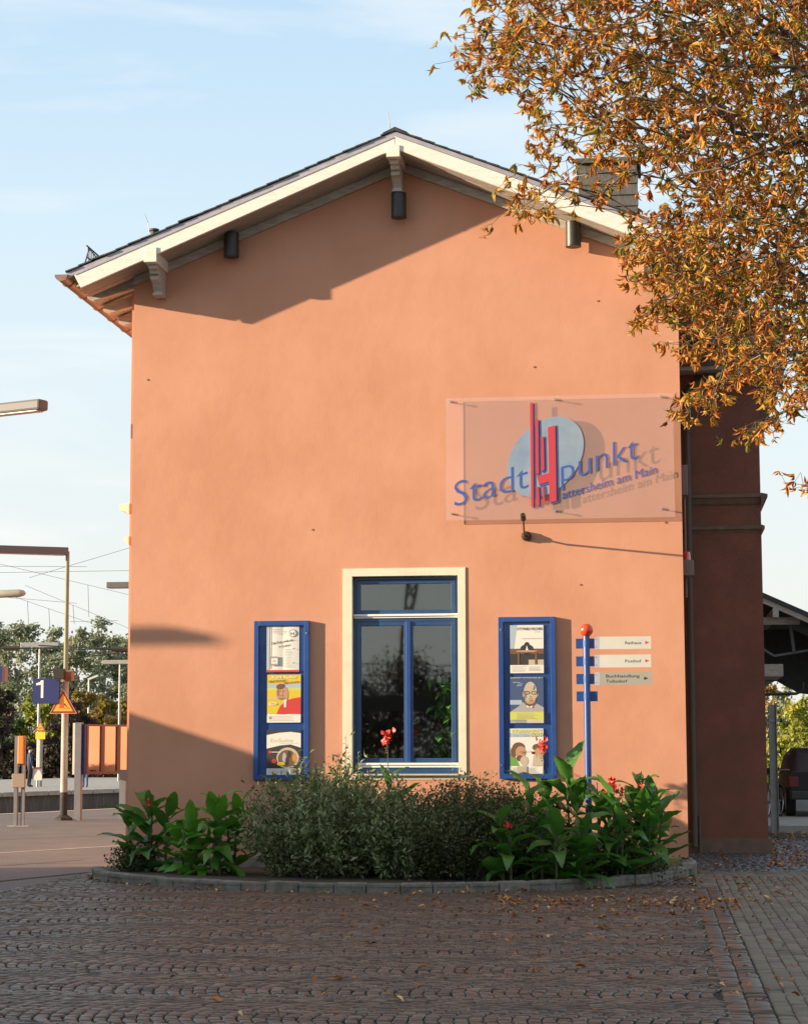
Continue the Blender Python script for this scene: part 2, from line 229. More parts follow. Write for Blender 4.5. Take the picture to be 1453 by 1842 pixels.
# ------------------------------------------------------------------ object helpers
def tag(o, label=None, cat=None, group=None, kind=None):
    if label: o['label'] = label
    if cat: o['category'] = cat
    if group: o['group'] = group
    if kind: o['kind'] = kind
    return o
def empty(name, loc, label, cat, group=None):
    o = bpy.data.objects.new(name, None); COL.objects.link(o); o.location = loc; o.empty_display_size = .1
    return tag(o, label, cat, group)
def worldloc(p):
    v = Vector((0, 0, 0))
    while p: v += p.location; p = p.parent
    return v
def copy_tree(o, parent=None):
    c = o.copy(); COL.objects.link(c); c.parent = parent
    for ch in o.children: copy_tree(ch, c)
    return c
class MB:
    def __init__(s): s.v = []; s.f = []; s.m = []; s.cur = 0; s.mats = []
    def use(s, m):
        if m not in s.mats: s.mats.append(m)
        s.cur = s.mats.index(m); return s
    def add(s, vs, fs):
        n = len(s.v); s.v += [tuple(v) for v in vs]; s.f += [tuple(i+n for i in f) for f in fs]; s.m += [s.cur]*len(fs); return s
    def box(s, x0, x1, y0, y1, z0, z1):
        return s.add([(x0,y0,z0),(x1,y0,z0),(x1,y1,z0),(x0,y1,z0),(x0,y0,z1),(x1,y0,z1),(x1,y1,z1),(x0,y1,z1)],
                     [(0,3,2,1),(4,5,6,7),(0,1,5,4),(1,2,6,5),(2,3,7,6),(3,0,4,7)])
    def bar(s, a, b, w, h, up=(0, 0, 1)):            # box beam from a to b
        a = Vector(a); b = Vector(b); d = (b-a).normalized(); up = Vector(up); r = d.cross(up)
        if r.length < 1e-4: r = d.cross(Vector((0, 1, 0)))
        r.normalize(); u = r.cross(d).normalized(); r *= w/2; u *= h/2
        return s.add([a-r-u, a+r-u, a+r+u, a-r+u, b-r-u, b+r-u, b+r+u, b-r+u], [(0,1,2,3),(7,6,5,4),(0,4,5,1),(1,5,6,2),(2,6,7,3),(3,7,4,0)])
    def tube(s, pts, rs, n=8, caps=True):
        pts = [Vector(p) for p in pts]; rs = rs if hasattr(rs, '__len__') else [rs]*len(pts); vs = []; fs = []; prev = None
        for i, p in enumerate(pts):
            d = (pts[min(i+1, len(pts)-1)]-pts[max(i-1, 0)]).normalized()
            if prev is None: r = d.cross(Vector((0, 0, 1))); r = d.cross(Vector((0, 1, 0))) if r.length < .05 else r
            else: r = prev-d*prev.dot(d)
            r.normalize(); prev = r; q = d.cross(r)
            for k in range(n):
                a = 2*math.pi*k/n; vs.append(p+(r*math.cos(a)+q*math.sin(a))*rs[i])
        for i in range(len(pts)-1):
            for k in range(n): fs.append((i*n+k, i*n+(k+1) % n, (i+1)*n+(k+1) % n, (i+1)*n+k))
        if caps: fs += [tuple(range(n))[::-1], tuple(range((len(pts)-1)*n, len(pts)*n))]
        return s.add(vs, fs)
    def ball(s, c, r, n=16, sz=(1, 1, 1)):
        vs = []; fs = []; k = n//2
        for i in range(1, k):
            for j in range(n):
                t = math.pi*i/k; p = 2*math.pi*j/n; vs.append((c[0]+r*sz[0]*math.sin(t)*math.cos(p), c[1]+r*sz[1]*math.sin(t)*math.sin(p), c[2]+r*sz[2]*math.cos(t)))
        vs += [(c[0], c[1], c[2]+r*sz[2]), (c[0], c[1], c[2]-r*sz[2])]
        for i in range(k-2):
            for j in range(n): fs.append((i*n+j, (i+1)*n+j, (i+1)*n+(j+1) % n, i*n+(j+1) % n))
        for j in range(n): fs += [(j, (j+1) % n, len(vs)-2), ((k-2)*n+(j+1) % n, (k-2)*n+j, len(vs)-1)]
        return s.add(vs, fs)
    def prism(s, poly, y0, y1):                      # polygon in xz, from y0 to y1
        n = len(poly); vs = [(x, y0, z) for x, z in poly]+[(x, y1, z) for x, z in poly]
        return s.add(vs, [tuple(range(n)), tuple(range(2*n-1, n-1, -1))]+[(i, i+n, (i+1) % n+n, (i+1) % n) for i in range(n)])
    def prismx(s, poly, x0, x1):                     # polygon in yz
        n = len(poly); vs = [(x0, y, z) for y, z in poly]+[(x1, y, z) for y, z in poly]
        return s.add(vs, [tuple(range(n)), tuple(range(2*n-1, n-1, -1))]+[(i, i+n, (i+1) % n+n, (i+1) % n) for i in range(n)])
    def flat(s, poly, y): return s.add([(x, y, z) for x, z in poly], [tuple(range(len(poly)))])
    def rect(s, x0, x1, z0, z1, y): return s.flat([(x0, z0), (x1, z0), (x1, z1), (x0, z1)], y)
    def text(s, body, x, z, y, w, h, shear=0, ext=0, bold=0, xdir=(1, 0, 0)):
        """lettering: baseline start (x, z) on plane y, total width w, capital height h"""
        cu = bpy.data.curves.new('t', 'FONT'); cu.body = body; cu.size = 1; cu.resolution_u = 3; cu.offset = bold
        if ext: cu.extrude = 1
        ob = bpy.data.objects.new('t', cu); COL.objects.link(ob); bpy.context.view_layer.update()
        me = bpy.data.meshes.new_from_object(ob.evaluated_get(bpy.context.evaluated_depsgraph_get()))
        vv = [v.co.copy() for v in me.vertices]; ff = [tuple(p.vertices) for p in me.polygons]
        bpy.data.objects.remove(ob); bpy.data.curves.remove(cu); bpy.data.meshes.remove(me)
        x0 = min(v.x for v in vv); x1 = max(v.x for v in vv); k = w/(x1-x0); kz = h/.73
        out = []
        for v in vv:
            lx = (v.x-x0)*k; out.append((x+lx*xdir[0], y+lx*xdir[1]-v.z*ext, z+v.y*kz+lx*shear))
        return s.add(out, ff)
    def build(s, name, m, parent=None, smooth=False, bevel=0, loc=None):
        off = worldloc(parent) if parent else (Vector(loc) if loc else Vector((0, 0, 0)))
        me = bpy.data.meshes.new(name); me.from_pydata([(v[0]-off.x, v[1]-off.y, v[2]-off.z) for v in s.v], [], s.f)
        mats = s.mats if s.mats else [m]
        for q in mats: me.materials.append(MT[q] if isinstance(q, str) else q)
        if s.mats: me.polygons.foreach_set('material_index', s.m)
        if smooth: me.polygons.foreach_set('use_smooth', [True]*len(s.f))
        me.update(); o = bpy.data.objects.new(name, me); COL.objects.link(o)
        if parent: o.parent = parent
        elif loc: o.location = loc
        if smooth and smooth != 'all':
            o.data.set_sharp_from_angle(angle=math.radians(40))
        if bevel:
            b = o.modifiers.new('b', 'BEVEL'); b.width = bevel; b.segments = 2; b.limit_method = 'ANGLE'
        return o
def npmesh(name, V, Fc, m, parent=None, rnd=None, smooth=False, loc=None):
    """V (N,3), Fc (K,n) same-size faces, rnd per vertex"""
    me = bpy.data.meshes.new(name); k = Fc.shape[1]
    off = np.array(worldloc(parent) if parent else (loc or (0, 0, 0)))
    me.vertices.add(len(V)); me.vertices.foreach_set('co', (V-off).astype(np.float32).ravel())
    me.loops.add(Fc.size); me.loops.foreach_set('vertex_index', Fc.astype(np.int32).ravel())
    me.polygons.add(len(Fc)); me.polygons.foreach_set('loop_start', np.arange(0, Fc.size, k, dtype=np.int32))
    if smooth: me.polygons.foreach_set('use_smooth', np.ones(len(Fc), bool))
    me.update(calc_edges=True); me.validate()
    if rnd is not None:
        a = me.attributes.new('rnd', 'FLOAT', 'POINT'); a.data.foreach_set('value', rnd.astype(np.float32))
    me.materials.append(MT[m]); o = bpy.data.objects.new(name, me); COL.objects.link(o)
    if parent: o.parent = parent
    elif loc: o.location = loc
    return o
def scatter(tv, tf, P, D, N, sc, rnd=None, wid=None):
    """copies of a leaf template (x across, y along, z normal) at points P, along D, face normal about N"""
    D = D/np.linalg.norm(D, axis=1, keepdims=True); X = np.cross(D, N); X /= np.linalg.norm(X, axis=1, keepdims=True)+1e-9; Z = np.cross(X, D)
    sc = np.broadcast_to(sc, (len(P),)); wid = sc if wid is None else wid*sc
    V = P[:, None]+X[:, None]*(tv[None, :, :1]*wid[:, None, None])+D[:, None]*(tv[None, :, 1:2]*sc[:, None, None])+Z[:, None]*(tv[None, :, 2:3]*sc[:, None, None])
    n = len(tv); Fc = (tf[None]+(np.arange(len(P))*n)[:, None, None]).reshape(-1, tf.shape[1])
    r = rng.random(len(P)) if rnd is None else rnd
    return V.reshape(-1, 3), Fc, np.repeat(r, n)
def unit(n, k=None):
    v = rng.normal(size=(n, 3)); return v/np.linalg.norm(v, axis=1, keepdims=True)
def leaf_tpl(segs=3, w=.25, curl=0., fold=.1, peak=.5):
    """lanceolate leaf, length 1, quads either side of a midrib"""
    vs = []; fs = []
    for i in range(segs+1):
        t = i/segs; ww = w*(math.sin(math.pi*min(max(t**(math.log(.5)/math.log(peak)), 0), 1))**.8 if 0 < t < 1 else .02); a = curl*t
        y = math.sin(a)/curl if curl else t; z = -(1-math.cos(a))/curl if curl else 0
        vs += [(-ww, y, z+fold*ww*4), (0, y, z), (ww, y, z+fold*ww*4)]
    for i in range(segs): fs += [(3*i, 3*i+1, 3*i+4, 3*i+3), (3*i+1, 3*i+2, 3*i+5, 3*i+4)]
    return np.array(vs), np.array(fs)
# ================================================================== GROUND
TD = np.array([.31, .951]); TN = np.array([-.951, .31])       # along / across the tracks (away from the station)
def pt(base, a, c): p = np.array(base)+TD*a+TN*c; return (p[0], p[1])
NE = (-16.0, 23.5); FE = (-24.2, 48.5)
b = MB(); b.add([(-1500, -600, -1.12), (1500, -600, -1.12), (1500, 2500, -1.12), (-1500, 2500, -1.12)], [(0, 1, 2, 3)])
tag(b.build('terrain', 'terrain'), kind='structure')
def slab(name, poly, z0, z1, m, mside=None):
    q = MB(); n = len(poly)
    q.use(m).add([(x, y, z1) for x, y in poly], [tuple(range(n))])
    q.use(mside or m).add([(x, y, z) for z in (z0, z1) for x, y in poly], [(i, (i+1) % n, (i+1) % n+n, i+n) for i in range(n)])
    return tag(q.build(name, m), kind='structure')
slab('forecourt', [pt(NE, -150, -.35), pt(NE, -150, -200), pt(NE, 150, -200), pt(NE, 150, -.35)], -1.1, -.03, 'asphalt')
slab('station_pavement', [pt(NE, -70, -.4), (-7.15, -40), (-7.15, -.5), (-6.9, .2), (-6.9, 40), pt(NE, 90, -.4)][::-1], -.028, 0, 'clinker')
slab('platform_edge', [pt(NE, -100, 0), pt(NE, -100, -.4), pt(NE, 150, -.4), pt(NE, 150, 0)], -1.1, .012, 'concrete')
slab('far_platform', [pt(FE, -90, 0), pt(FE, 160, 0), pt(FE, 160, 22), pt(FE, -90, 22)], -1.1, 0, 'concrete', 'darkconc')
q = MB(); 
for k in range(-30, 110): a0 = k*1.5; p0 = pt(FE, a0+.02, -.14); p1 = pt(FE, a0+1.46, -.14); p2 = pt(FE, a0+1.46, .3); p3 = pt(FE, a0+.02, .3); q.add([(*p, z) for z in (-.14, .02) for p in (p0, p1, p2, p3)], [(0,1,5,4),(4,5,6,7),(3,0,4,7),(1,2,6,5),(0,3,2,1)])
o = q.build('platform_coping', 'concrete'); tag(o, kind='structure')
q = MB(); q.add([(*pt(NE, -90, .3), -.98), (*pt(NE, 150, .3), -.98), (*pt(NE, 150, 15), -.98), (*pt(NE, -90, 15), -.98)], [(3, 2, 1, 0)]); tag(q.build('track_ballast', 'ballast'), kind='structure')
for c in (1.5, 2.94, 6.2, 7.64, 11, 12.44):
    q = MB(); q.bar((*pt(NE, -60, c), -.86), (*pt(NE, 140, c), -.86), .07, .15); tag(q.build('rail', 'steel'), kind='structure')
for (a_, b_, w_, m_, h_) in (((-20, 1537), (225, 1522), .16, 'concrete', .004), ((-20, 1512), (225, 1503), .035, 'joint', .003), ((-20, 1560), (150, 1548), .03, 'joint', .003), ((-20, 1589), (160, 1571), .10, 'joint', .004)):
    p_, r_ = Vector((*G(*a_), h_)), Vector((*G(*b_), h_)); d_ = (r_-p_).normalized(); n_ = Vector((-d_.y, d_.x, 0))*w_
    q = MB(); q.add([p_, r_, r_+n_, p_+n_], [(0, 1, 2, 3)]); tag(q.build('paving_band', m_), kind='structure')
# cobbled square: bedding sheet, then every sett a stone of its own
KERB = [(-6.99, -.72), (-6.78, -1.45), (-6.42, -2.08), (-5.945, -2.55), (-5.4, -3.05), (-4.766, -3.42), (-3.759, -3.70), (-2.879, -3.74), (-2.2, -3.62), (-1.709, -3.41), (-.829, -2.80), (-.223, -1.99), (.10, -1.25), (.37, -.264)]
def smooth_path(P, step=.01):
    P = np.array(P); Q = [P[0]]
    for i in range(len(P)-1):
        p0 = P[max(i-1, 0)]; p1 = P[i]; p2 = P[i+1]; p3 = P[min(i+2, len(P)-1)]
        for k in range(1, 41):
            t = k/40; Q.append(.5*((2*p1)+(-p0+p2)*t+(2*p0-5*p1+4*p2-p3)*t*t+(-p0+3*p1-3*p2+p3)*t**3))
    Q = np.array(Q); s = np.r_[0, np.cumsum(np.linalg.norm(np.diff(Q, axis=0), axis=1))]
    u = np.arange(0, s[-1], step); return np.c_[np.interp(u, s, Q[:, 0]), np.interp(u, s, Q[:, 1])]
KP = smooth_path(KERB)
def inside(x, y, P):
    c = np.zeros(len(x), bool); n = len(P); j = n-1
    for i in range(n):
        cond = ((P[i][1] > y) != (P[j][1] > y)) & (x < (P[j][0]-P[i][0])*(y-P[i][1])/(P[j][1]-P[i][1]+1e-12)+P[i][0]); c ^= cond; j = i
    return c
BED = [(-6.95, .3)]+[tuple(p) for p in KP[::12]]+[(.5, .3)]
KO = KP.copy()
q = MB(); q.add([(-12, -25.5, -.016), (.67, -25.5, -.016), (.67, -.2, -.016), (-7.15, -.2, -.016), (-7.15, -3.2, -.016), (-12, -3.2, -.016)], [(0, 1, 2, 3, 4, 5)])
cob = tag(q.build('cobbled_square', 'joint'), kind='structure')
def sett_mesh(C4, H, tilt):
    """C4 (N,4,2) corner quads -> bevelled stones, 12 verts each"""
    n = len(C4); cen = C4.mean(1, keepdims=True); inn = cen+(C4-cen)*.80
    z = H[:, None]+np.einsum('nij,nj->ni', C4-cen, tilt)
    V = np.concatenate([np.dstack([C4, np.full((n, 4), -.016)]), np.dstack([C4, z-.009]), np.dstack([inn, z])], 1)
    f = [(i, (i+1) % 4, (i+1) % 4+4, i+4) for i in range(4)]+[(i+4, (i+1) % 4+4, (i+1) % 4+8, i+8) for i in range(4)]+[(8, 9, 10, 11)]
    return V, np.array(f)
def lay(parent, name, C4, m, hmax=.004, nind=300, rnd=None):
    n = len(C4); H = rng.uniform(-.003, hmax, n); V, f = sett_mesh(C4, H, rng.normal(0, .034, (n, 2)))
    r = rng.random(n) if rnd is None else rnd
    cen = C4.mean(1); d = (cen-_C[:2]); dep = d@_F[:2]; px = CX_+F_*(d@_R[:2])/dep; py = 1350+F_*1.53/dep
    vis = (px > 5) & (px < 1448) & (py < 1836) & ~inside(cen[:, 0], cen[:, 1], [(-6.95, .3), *map(tuple, KP[::12]), (.5, .3)])
    idx = np.where(vis)[0]; idx = idx[np.argsort(-py[idx])][:nind]; keep = np.ones(n, bool); keep[idx] = False
    for i in idx: npmesh(name, V[i], f, m, parent, np.full(12, r[i]))
    k = int(keep.sum()); Vk = V[keep].reshape(-1, 3); Fk = (f[None]+(np.arange(k)*12)[:, None, None]).reshape(-1, 4)
    return tag(npmesh(name+'_field', Vk, Fk, m, parent, np.repeat(r[keep], 12)), kind='stuff')
s_, R_, HB = .088, .96, .675; quads = []
kb = 0; yc = -16.6
while yc < .3:
    band = rng.uniform(-.15, .15); ph = rng.uniform(0, 6.28); Rb = R_*rng.uniform(.93, 1.12)
    for u in np.arange(-9.2, 1.0, s_):
        th = -.78+rng.uniform(0, .085)
        while th < .78:
            dt = rng.uniform(.078, .108); t1 = min(th+dt, .79)
            if t1-th > .03:
                du = s_*.865; g = .0062; jj = rng.normal(0, .0042, (4, 2))
                P4 = np.array([(u, th), (u+du, th), (u+du, t1-g), (u, t1-g)])
                w_ = .09*math.sin(u*.9+yc*.05)+.05*math.sin(u*2.3+.06*yc)+.008*math.sin(u*7.1)
                XY = np.c_[P4[:, 0]+Rb*(1-np.cos(P4[:, 1]))+band+.015*np.sin(P4[:, 1]*5+u*3), yc+w_+R_*np.sin(P4[:, 1])*.99]+jj
                quads.append(XY)
            th = t1
    yc += 2*HB*.99
Q4 = np.array(quads)[:, ::1]; c = Q4.mean(1)
ok = (c[:, 0] < .345+.03*(c[:, 0] > 0)) & (c[:, 1] < -.25) & (c[:, 1] > -16.4) & (c[:, 0] > np.where(c[:, 1] > -3.3, -7.2, -9.2)) & (c[:, 0] > -4.3-(c[:, 1]+14.5)*.335-1.6)
ok &= ~inside(c[:, 0], c[:, 1], BED) & (np.min(np.hypot(c[:, None, 0]-KO[None, ::8, 0], c[:, None, 1]-KO[None, ::8, 1]), 1) > .045)
c = c[ok]; rr = np.clip(.5+.28*np.sin(c[:, 0]*1.1+c[:, 1]*.3)*0+rng.normal(0, .3, ok.sum()), 0, 1)
lay(cob, 'sett', Q4[ok], 'sett', .005, 300, rr)
# two border rows beside the footpath
bq = []
for x0, x1, ln in ((.385, .515, .15), (.525, .655, .17)):
    y = -16.5
    while y < -2.6:
        l = ln*rng.uniform(.8, 1.2); bq.append(np.array([(x0, y), (x1, y), (x1, y+l-.009), (x0, y+l-.009)])+rng.normal(0, .003, (4, 2))); y += l
bor = MB(); bor.add([(.37, -25, -.0165), (.37, -2.6, -.0165)], []); 
q = MB(); q.add([(.37, -25, -.012), (.665, -25, -.012), (.665, -2.6, -.012), (.37, -2.6, -.012)], [(0, 1, 2, 3)]); ob = tag(q.build('border_course', 'joint'), kind='structure')
lay(ob, 'border_sett', np.array(bq), 'sett', .004, 300)
# footpath of grey blocks
q = MB(); q.add([(.665, -25, -.014), (5.5, -25, -.014), (5.5, .52, -.014), (.33, .52, -.014), (.33, -2.6, -.014), (.665, -2.6, -.014)], [(0, 1, 2, 3, 4, 5)])
fp = tag(q.build('footpath', 'joint'), kind='structure'); pq = []
for i, x in enumerate(np.arange(.67, 3.2, .105)):
    y = -16.5-(i % 2)*.1
    while y < -.35:
        pq.append(np.array([(x, y), (x+.101, y), (x+.101, y+.201), (x, y+.201)])+rng.normal(0, .001, (4, 2))); y += .205
for j, y in enumerate(np.arange(-2.55, .5, .105)):
    x = .36-(j % 2)*.1; lim = .665 if y < -.45 else 3.1
    while x < lim-.02:
        x1 = min(x+.201, lim-.004) if y < -.45 else x+.201
        xa = max(x, .42)
        if y > -2.5 and x1-xa > .03: pq.append(np.array([(xa, y), (x1, y), (x1, y+.101), (xa, y+.101)]))
        x += .205
PQ = np.array(pq); lay(fp, 'paver', PQ[(PQ.mean(1)[:, 1] > -16.4)], 'sett2', .002, 300)
# side yard of bluish setts
q = MB(); q.add([(.3, .53, -.014), (6, .53, -.014), (6, 13, -.014), (.3, 13, -.014)], [(0, 1, 2, 3)]); sy = tag(q.build('side_yard', 'joint'), kind='structure'); yq = []
for j, y in enumerate(np.arange(.56, 10, .13)):
    x = .40-(j % 2)*.06
    while x < 4.2:
        l = rng.uniform(.09, .15); yq.append(np.array([(x, y), (x+l-.012, y), (x+l-.012, y+.118), (x, y+.118)])+rng.normal(0, .005, (4, 2))); x += l
YQ = np.array(yq); lay(sy, 'yard_sett', YQ, 'sett3', .008, 300)
# ------------------------------------------------------------------ planting bed
q = MB(); poly = [(x, y) for x, y in BED]; n = len(poly); q.add([(x, y, .065) for x, y in poly], [tuple(range(n))]); tag(q.build('bed_soil', 'soil'), kind='structure')
kb = empty('kerb', (-2.9, -3.7, 0), 'curved row of granite kerb stones edging the planting bed', 'kerb')
i = 0
while i < len(KP)-12:
    ln = int(rng.integers(29, 42)); j = min(i+ln, len(KP)-1)
    a = Vector((*KP[i], 0)); c_ = Vector((*KP[j], 0)); d = (c_-a).normalized(); nn = Vector((d.y, -d.x, 0))
    a = a+d*.006; c_ = c_-d*.006; w0 = -.005+rng.normal(0, .004); w1 = -.13; h = .105+rng.normal(0, .004); q = MB()
    c4 = [a+nn*w0, c_+nn*w0, c_+nn*w1, a+nn*w1]; ce = sum(c4, Vector())/4
    top = [p+Vector((0, 0, h+rng.normal(0, .003))) for p in c4]; tin = [ce+(p-ce)*.9 for p in c4]
    q.add([p+Vector((0, 0, -.02)) for p in c4]+[p-Vector((0, 0, .014)) for p in top]+[Vector((p.x, p.y, t.z)) for p, t in zip(tin, top)],
          [(k, (k+1) % 4, (k+1) % 4+4, k+4) for k in range(4)]+[(k+4, (k+1) % 4+4, (k+1) % 4+8, k+8) for k in range(4)]+[(8, 9, 10, 11)])
    q.build('kerb_stone', 'kerb', kb); i = j
# ================================================================== STATION BUILDING
XL, XR, XC = -6.74, .365, -3.19; ZR = 9.43; SL = .4; YF = -.60
B = empty('station_building', (XC, 3, 0), 'salmon rendered gabled station building with white barge boards', 'building')
def roofz(x): return ZR-SL*abs(x-XC)                    # top of slates
zs = lambda x: roofz(x)-.265                             # soffit underside
wx0, wx1, wz0, wz1 = -3.835, -2.48, 1.235, 3.745
q = MB(); zt = lambda x: zs(x)+.05
def wq(x0, x1, z0, z1): q.add([(x0, 0, z0), (x1, 0, z0), (x1, 0, z1), (x0, 0, z1)], [(0, 1, 2, 3)])
wq(XL, wx0, -.1, wz0); wq(wx0, wx1, -.1, wz0); wq(wx1, XR, -.1, wz0); wq(XL, wx0, wz0, wz1); wq(wx1, XR, wz0, wz1); 
q.add([(XL, 0, wz1), (wx0, 0, wz1), (wx1, 0, wz1), (XR, 0, wz1), (XR, 0, zt(XR)), (XC, 0, zt(XC)), (XL, 0, zt(XL))], [(0, 1, 2, 3, 4, 5, 6)])
q.add([(XR, 0, -.1), (XR, 46, -.1), (XR, 46, zt(XR)), (XR, 0, zt(XR))], [(0, 1, 2, 3)])
q.add([(XL, 0, -.1), (XL, 46, -.1), (XL, 46, zt(XL)), (XL, 0, zt(XL))], [(3, 2, 1, 0)])
q.add([(XL, 46, -.1), (XR, 46, -.1), (XR, 46, zt(XR)), (XC, 46, zt(XC)), (XL, 46, zt(XL))], [(4, 3, 2, 1, 0)])
q.build('wall', 'stucco', B)
xs_, _ = W(236, 700, .6)
q = MB(); q.box(xs_, XL+.01, .6, 45.9, -.1, zs(XL)-.02); q.build('pilaster_wall', 'stucco', B)
# string courses on the track side
for (a, b_) in ((908, 921), (967, 977)):
    zt_, zb_ = W(220, a, .6)[1], W(220, b_, .6)[1]; out_ = .125 if a < 950 else .06
    q = MB(); q.prism([(xs_+.002, zb_-.03), (xs_-out_*.45, zb_), (xs_-out_, zb_+.02), (xs_-out_, zt_), (xs_+.002, zt_+.015)][::-1], .55, 45.8); q.build('string_course', 'cream', B)
# plinth, broken stones at the corner
q = MB(); q.box(XL-.04, XR-.18, -.035, .0-.002, -.1, .195); q.build('plinth', 'plinth', B)
for k, (x0, x1, z0, z1, p) in enumerate([(XR-.18, XR+.05, -.1, .19, .05), (XR-.10, XR+.09, -.02, .14, .09)]):
    q = MB(); q.box(x0, x1, -p, .35, z0, z1); o = q.build('corner_stone', 'plinth', B, bevel=.02)
    for v in o.data.vertices: v.co += Vector(rng.normal(0, .012, 3))
# fixing bolts scattered on the render
for p in ((266, 683), (961, 660), (1075, 541), (562, 953), (1197, 940), (1044, 1052)):
    x, z = W(*p); q = MB(); q.tube([(x, .0, z), (x, -.006, z)], .013, 8); q.build('wall_bolt', 'brownbox', B)
# roof: slab planes, flashing, barge boards, slates along the verge
XE0, XE1 = -7.47, 1.10
for sgn, xe in ((-1, XE0), (1, XE1)):
    q = MB(); q.prism([(XC, ZR-.03), (xe, roofz(xe)-.03), (xe, roofz(xe)-.09), (XC, ZR-.09)], YF+.03, 46.4); q.build('roof', 'slate', B)
    # verge slates, each overlapping the next
    n = 26; L_ = abs(xe-XC)/n
    for k in range(n):
        xa = XC+sgn*(k+.02)*L_; xb = XC+sgn*(k+1.12)*L_
        if k == n-1: xb = xe+sgn*.02
        j = rng.normal(0, .004); za = roofz(xa)-.006+j; zb = roofz(xb)+.004+j
        q = MB(); q.prism([(xa, za), (xb, zb), (xb, zb-.018), (xa, za-.018)], YF-.05+rng.normal(0, .004), YF+.35); q.build('slate', 'slate', B)
    # flashing strip and barge board
    q = MB(); q.prism([(XC, ZR-.032), (xe, roofz(xe)-.032), (xe, roofz(xe)-.095), (XC, ZR-.095)], YF-.032, YF+.02); q.build('flashing', 'leadgrey', B)
    xt = XC+sgn*4.16; q = MB()
    q.prism([(XC+sgn*.003, ZR-.097), (xt, roofz(xt)-.097), (xt+sgn*.02, roofz(xt)-.12), (xt-sgn*.07, roofz(xt)-.285), (XC+sgn*.003, ZR-.262)], YF-.045, YF+.0); q.build('barge_board', 'white', B, bevel=.004)
    q = MB(); q.prism([(XC, ZR-.10), (xt, roofz(xt)-.10), (xt, roofz(xt)-.116), (XC, ZR-.116)], YF-.052, YF-.0452); q.build('barge_fillet', 'leadgrey' if sgn < 0 else 'white', B)
    # soffit planks between barge board and wall, running down the slope
    for k in range(4):
        y0 = YF+.003+k*.15; q = MB(); dz = rng.normal(0, .003)
        q.prism([(XC, zs(XC)+.022+dz), (xe-sgn*.12, zs(xe)+.022+dz+.05), (xe-sgn*.12, zs(xe)+.05+dz), (XC, zs(XC)+dz)], y0, y0+.142); q.build('soffit_plank', 'soffit', B)
    # moulding where the soffit meets the wall
    xw = XL if sgn < 0 else XR
    q = MB(); q.prism([(XC, zs(XC)-.004), (xw, zs(xw)-.004), (xw, zs(xw)-.12), (XC, zs(XC)-.12)], -.045, -.003); q.build('soffit_moulding', 'oldwood', B)
    # rafter tails and underside boards on the long eave
    for k in range(57):
        y0 = .12+k*.8; q = MB()
        q.prism([(xw-sgn*.02, zs(xw)+.06), (xe-sgn*.06, roofz(xe)-.12), (xe-sgn*.06, roofz(xe)-.20), (xe-sgn*.14, roofz(xe)-.235), (xw-sgn*.02, zs(xw)-.10)], y0, y0+.12); q.build('rafter', 'oldwood', B)
    for k in range(5):
        xa = xw+sgn*(-.02+k*.15); xb = xa+sgn*.142
        if abs(xb-XC) > abs(xe-XC): xb = xe
        q = MB(); q.prism([(xa, roofz(xa)-.10), (xb, roofz(xb)-.10), (xb, roofz(xb)-.12), (xa, roofz(xa)-.12)], .0, 46); q.build('eave_board', 'oldwood', B)
    # half round gutter with joints and brackets
    gx = xe-.07 if sgn < 0 else xe+.07; gz = roofz(xe)-.06; r = .085; g = B
    prof = [(gx+r*math.cos(a), gz+r*math.sin(a)) for a in np.linspace(math.pi, 2*math.pi, 13)]; inn = [(gx+(r-.006)*math.cos(a), gz+(r-.006)*math.sin(a)) for a in np.linspace(2*math.pi, math.pi, 13)]
    q = MB(); n = 26; pr = prof+inn; vs = [(x, y, z) for y in (YF-.07, 46.3) for x, z in pr]; fs = [(i, i+n, (i+1) % n+n, (i+1) % n) for i in range(n)]
    q.add(vs, fs); q.add([(x, YF-.07, z) for x, z in prof], [tuple(range(13))]); gut = q.build('gutter', 'gutter', B, smooth=True)
    for k in range(60):
        y0 = -.35+k*.74; q = MB(); q.tube([(gx+(r+.005)*math.cos(a), y0, gz+(r+.005)*math.sin(a)) for a in np.linspace(math.pi, 2*math.pi, 9)], .009, 5); q.build('gutter_bracket', 'gutter', gut)
q = MB(); q.prism([(XC-.16, ZR-.045), (XC, ZR+.03), (XC+.16, ZR-.045), (XC, ZR-.01)], YF-.04, 46.4); q.build('ridge_cap', 'slate', B)
# purlin brackets: beam end, carved corbel
def bracket(xc, zb, zend, w=.165, h=.19):
    q = MB(); q.box(xc-w/2, xc+w/2, YF-.062, 0, zb, zb+h); o = q.build('purlin', 'white', B, bevel=.004)
    q = MB(); z0 = zb-.002; H = zb-zend
    prof = [(YF+.06, z0), (YF+.06, z0-.05*1), (YF+.12, z0-.07), (YF+.135, z0-H*.34), (YF+.20, z0-H*.36), (YF+.15, z0-H*.42), (YF+.17, z0-H*.55), (YF+.24, z0-H*.57), (YF+.36, z0-H*.9), (YF+.36, z0-H), (-.002, z0-H), (-.002, z0)]
    prof = [(y, z) for y, z in prof]; q.prismx(prof[::-1], xc-w/2+.028, xc+w/2-.028); c = q.build('corbel', 'oldwood', B, bevel=.006)
    q = MB(); q.box(xc-w/2+.02, xc+w/2-.02, YF+.33, -.003, zend-.022, zend-.001); q.build('corbel_foot', 'oldwood', B)
bracket(-6.366, 7.79, 7.47); bracket(2*XC+6.366, 7.79, 7.47); bracket(-3.212, 9.06, 8.74, .17, .15)
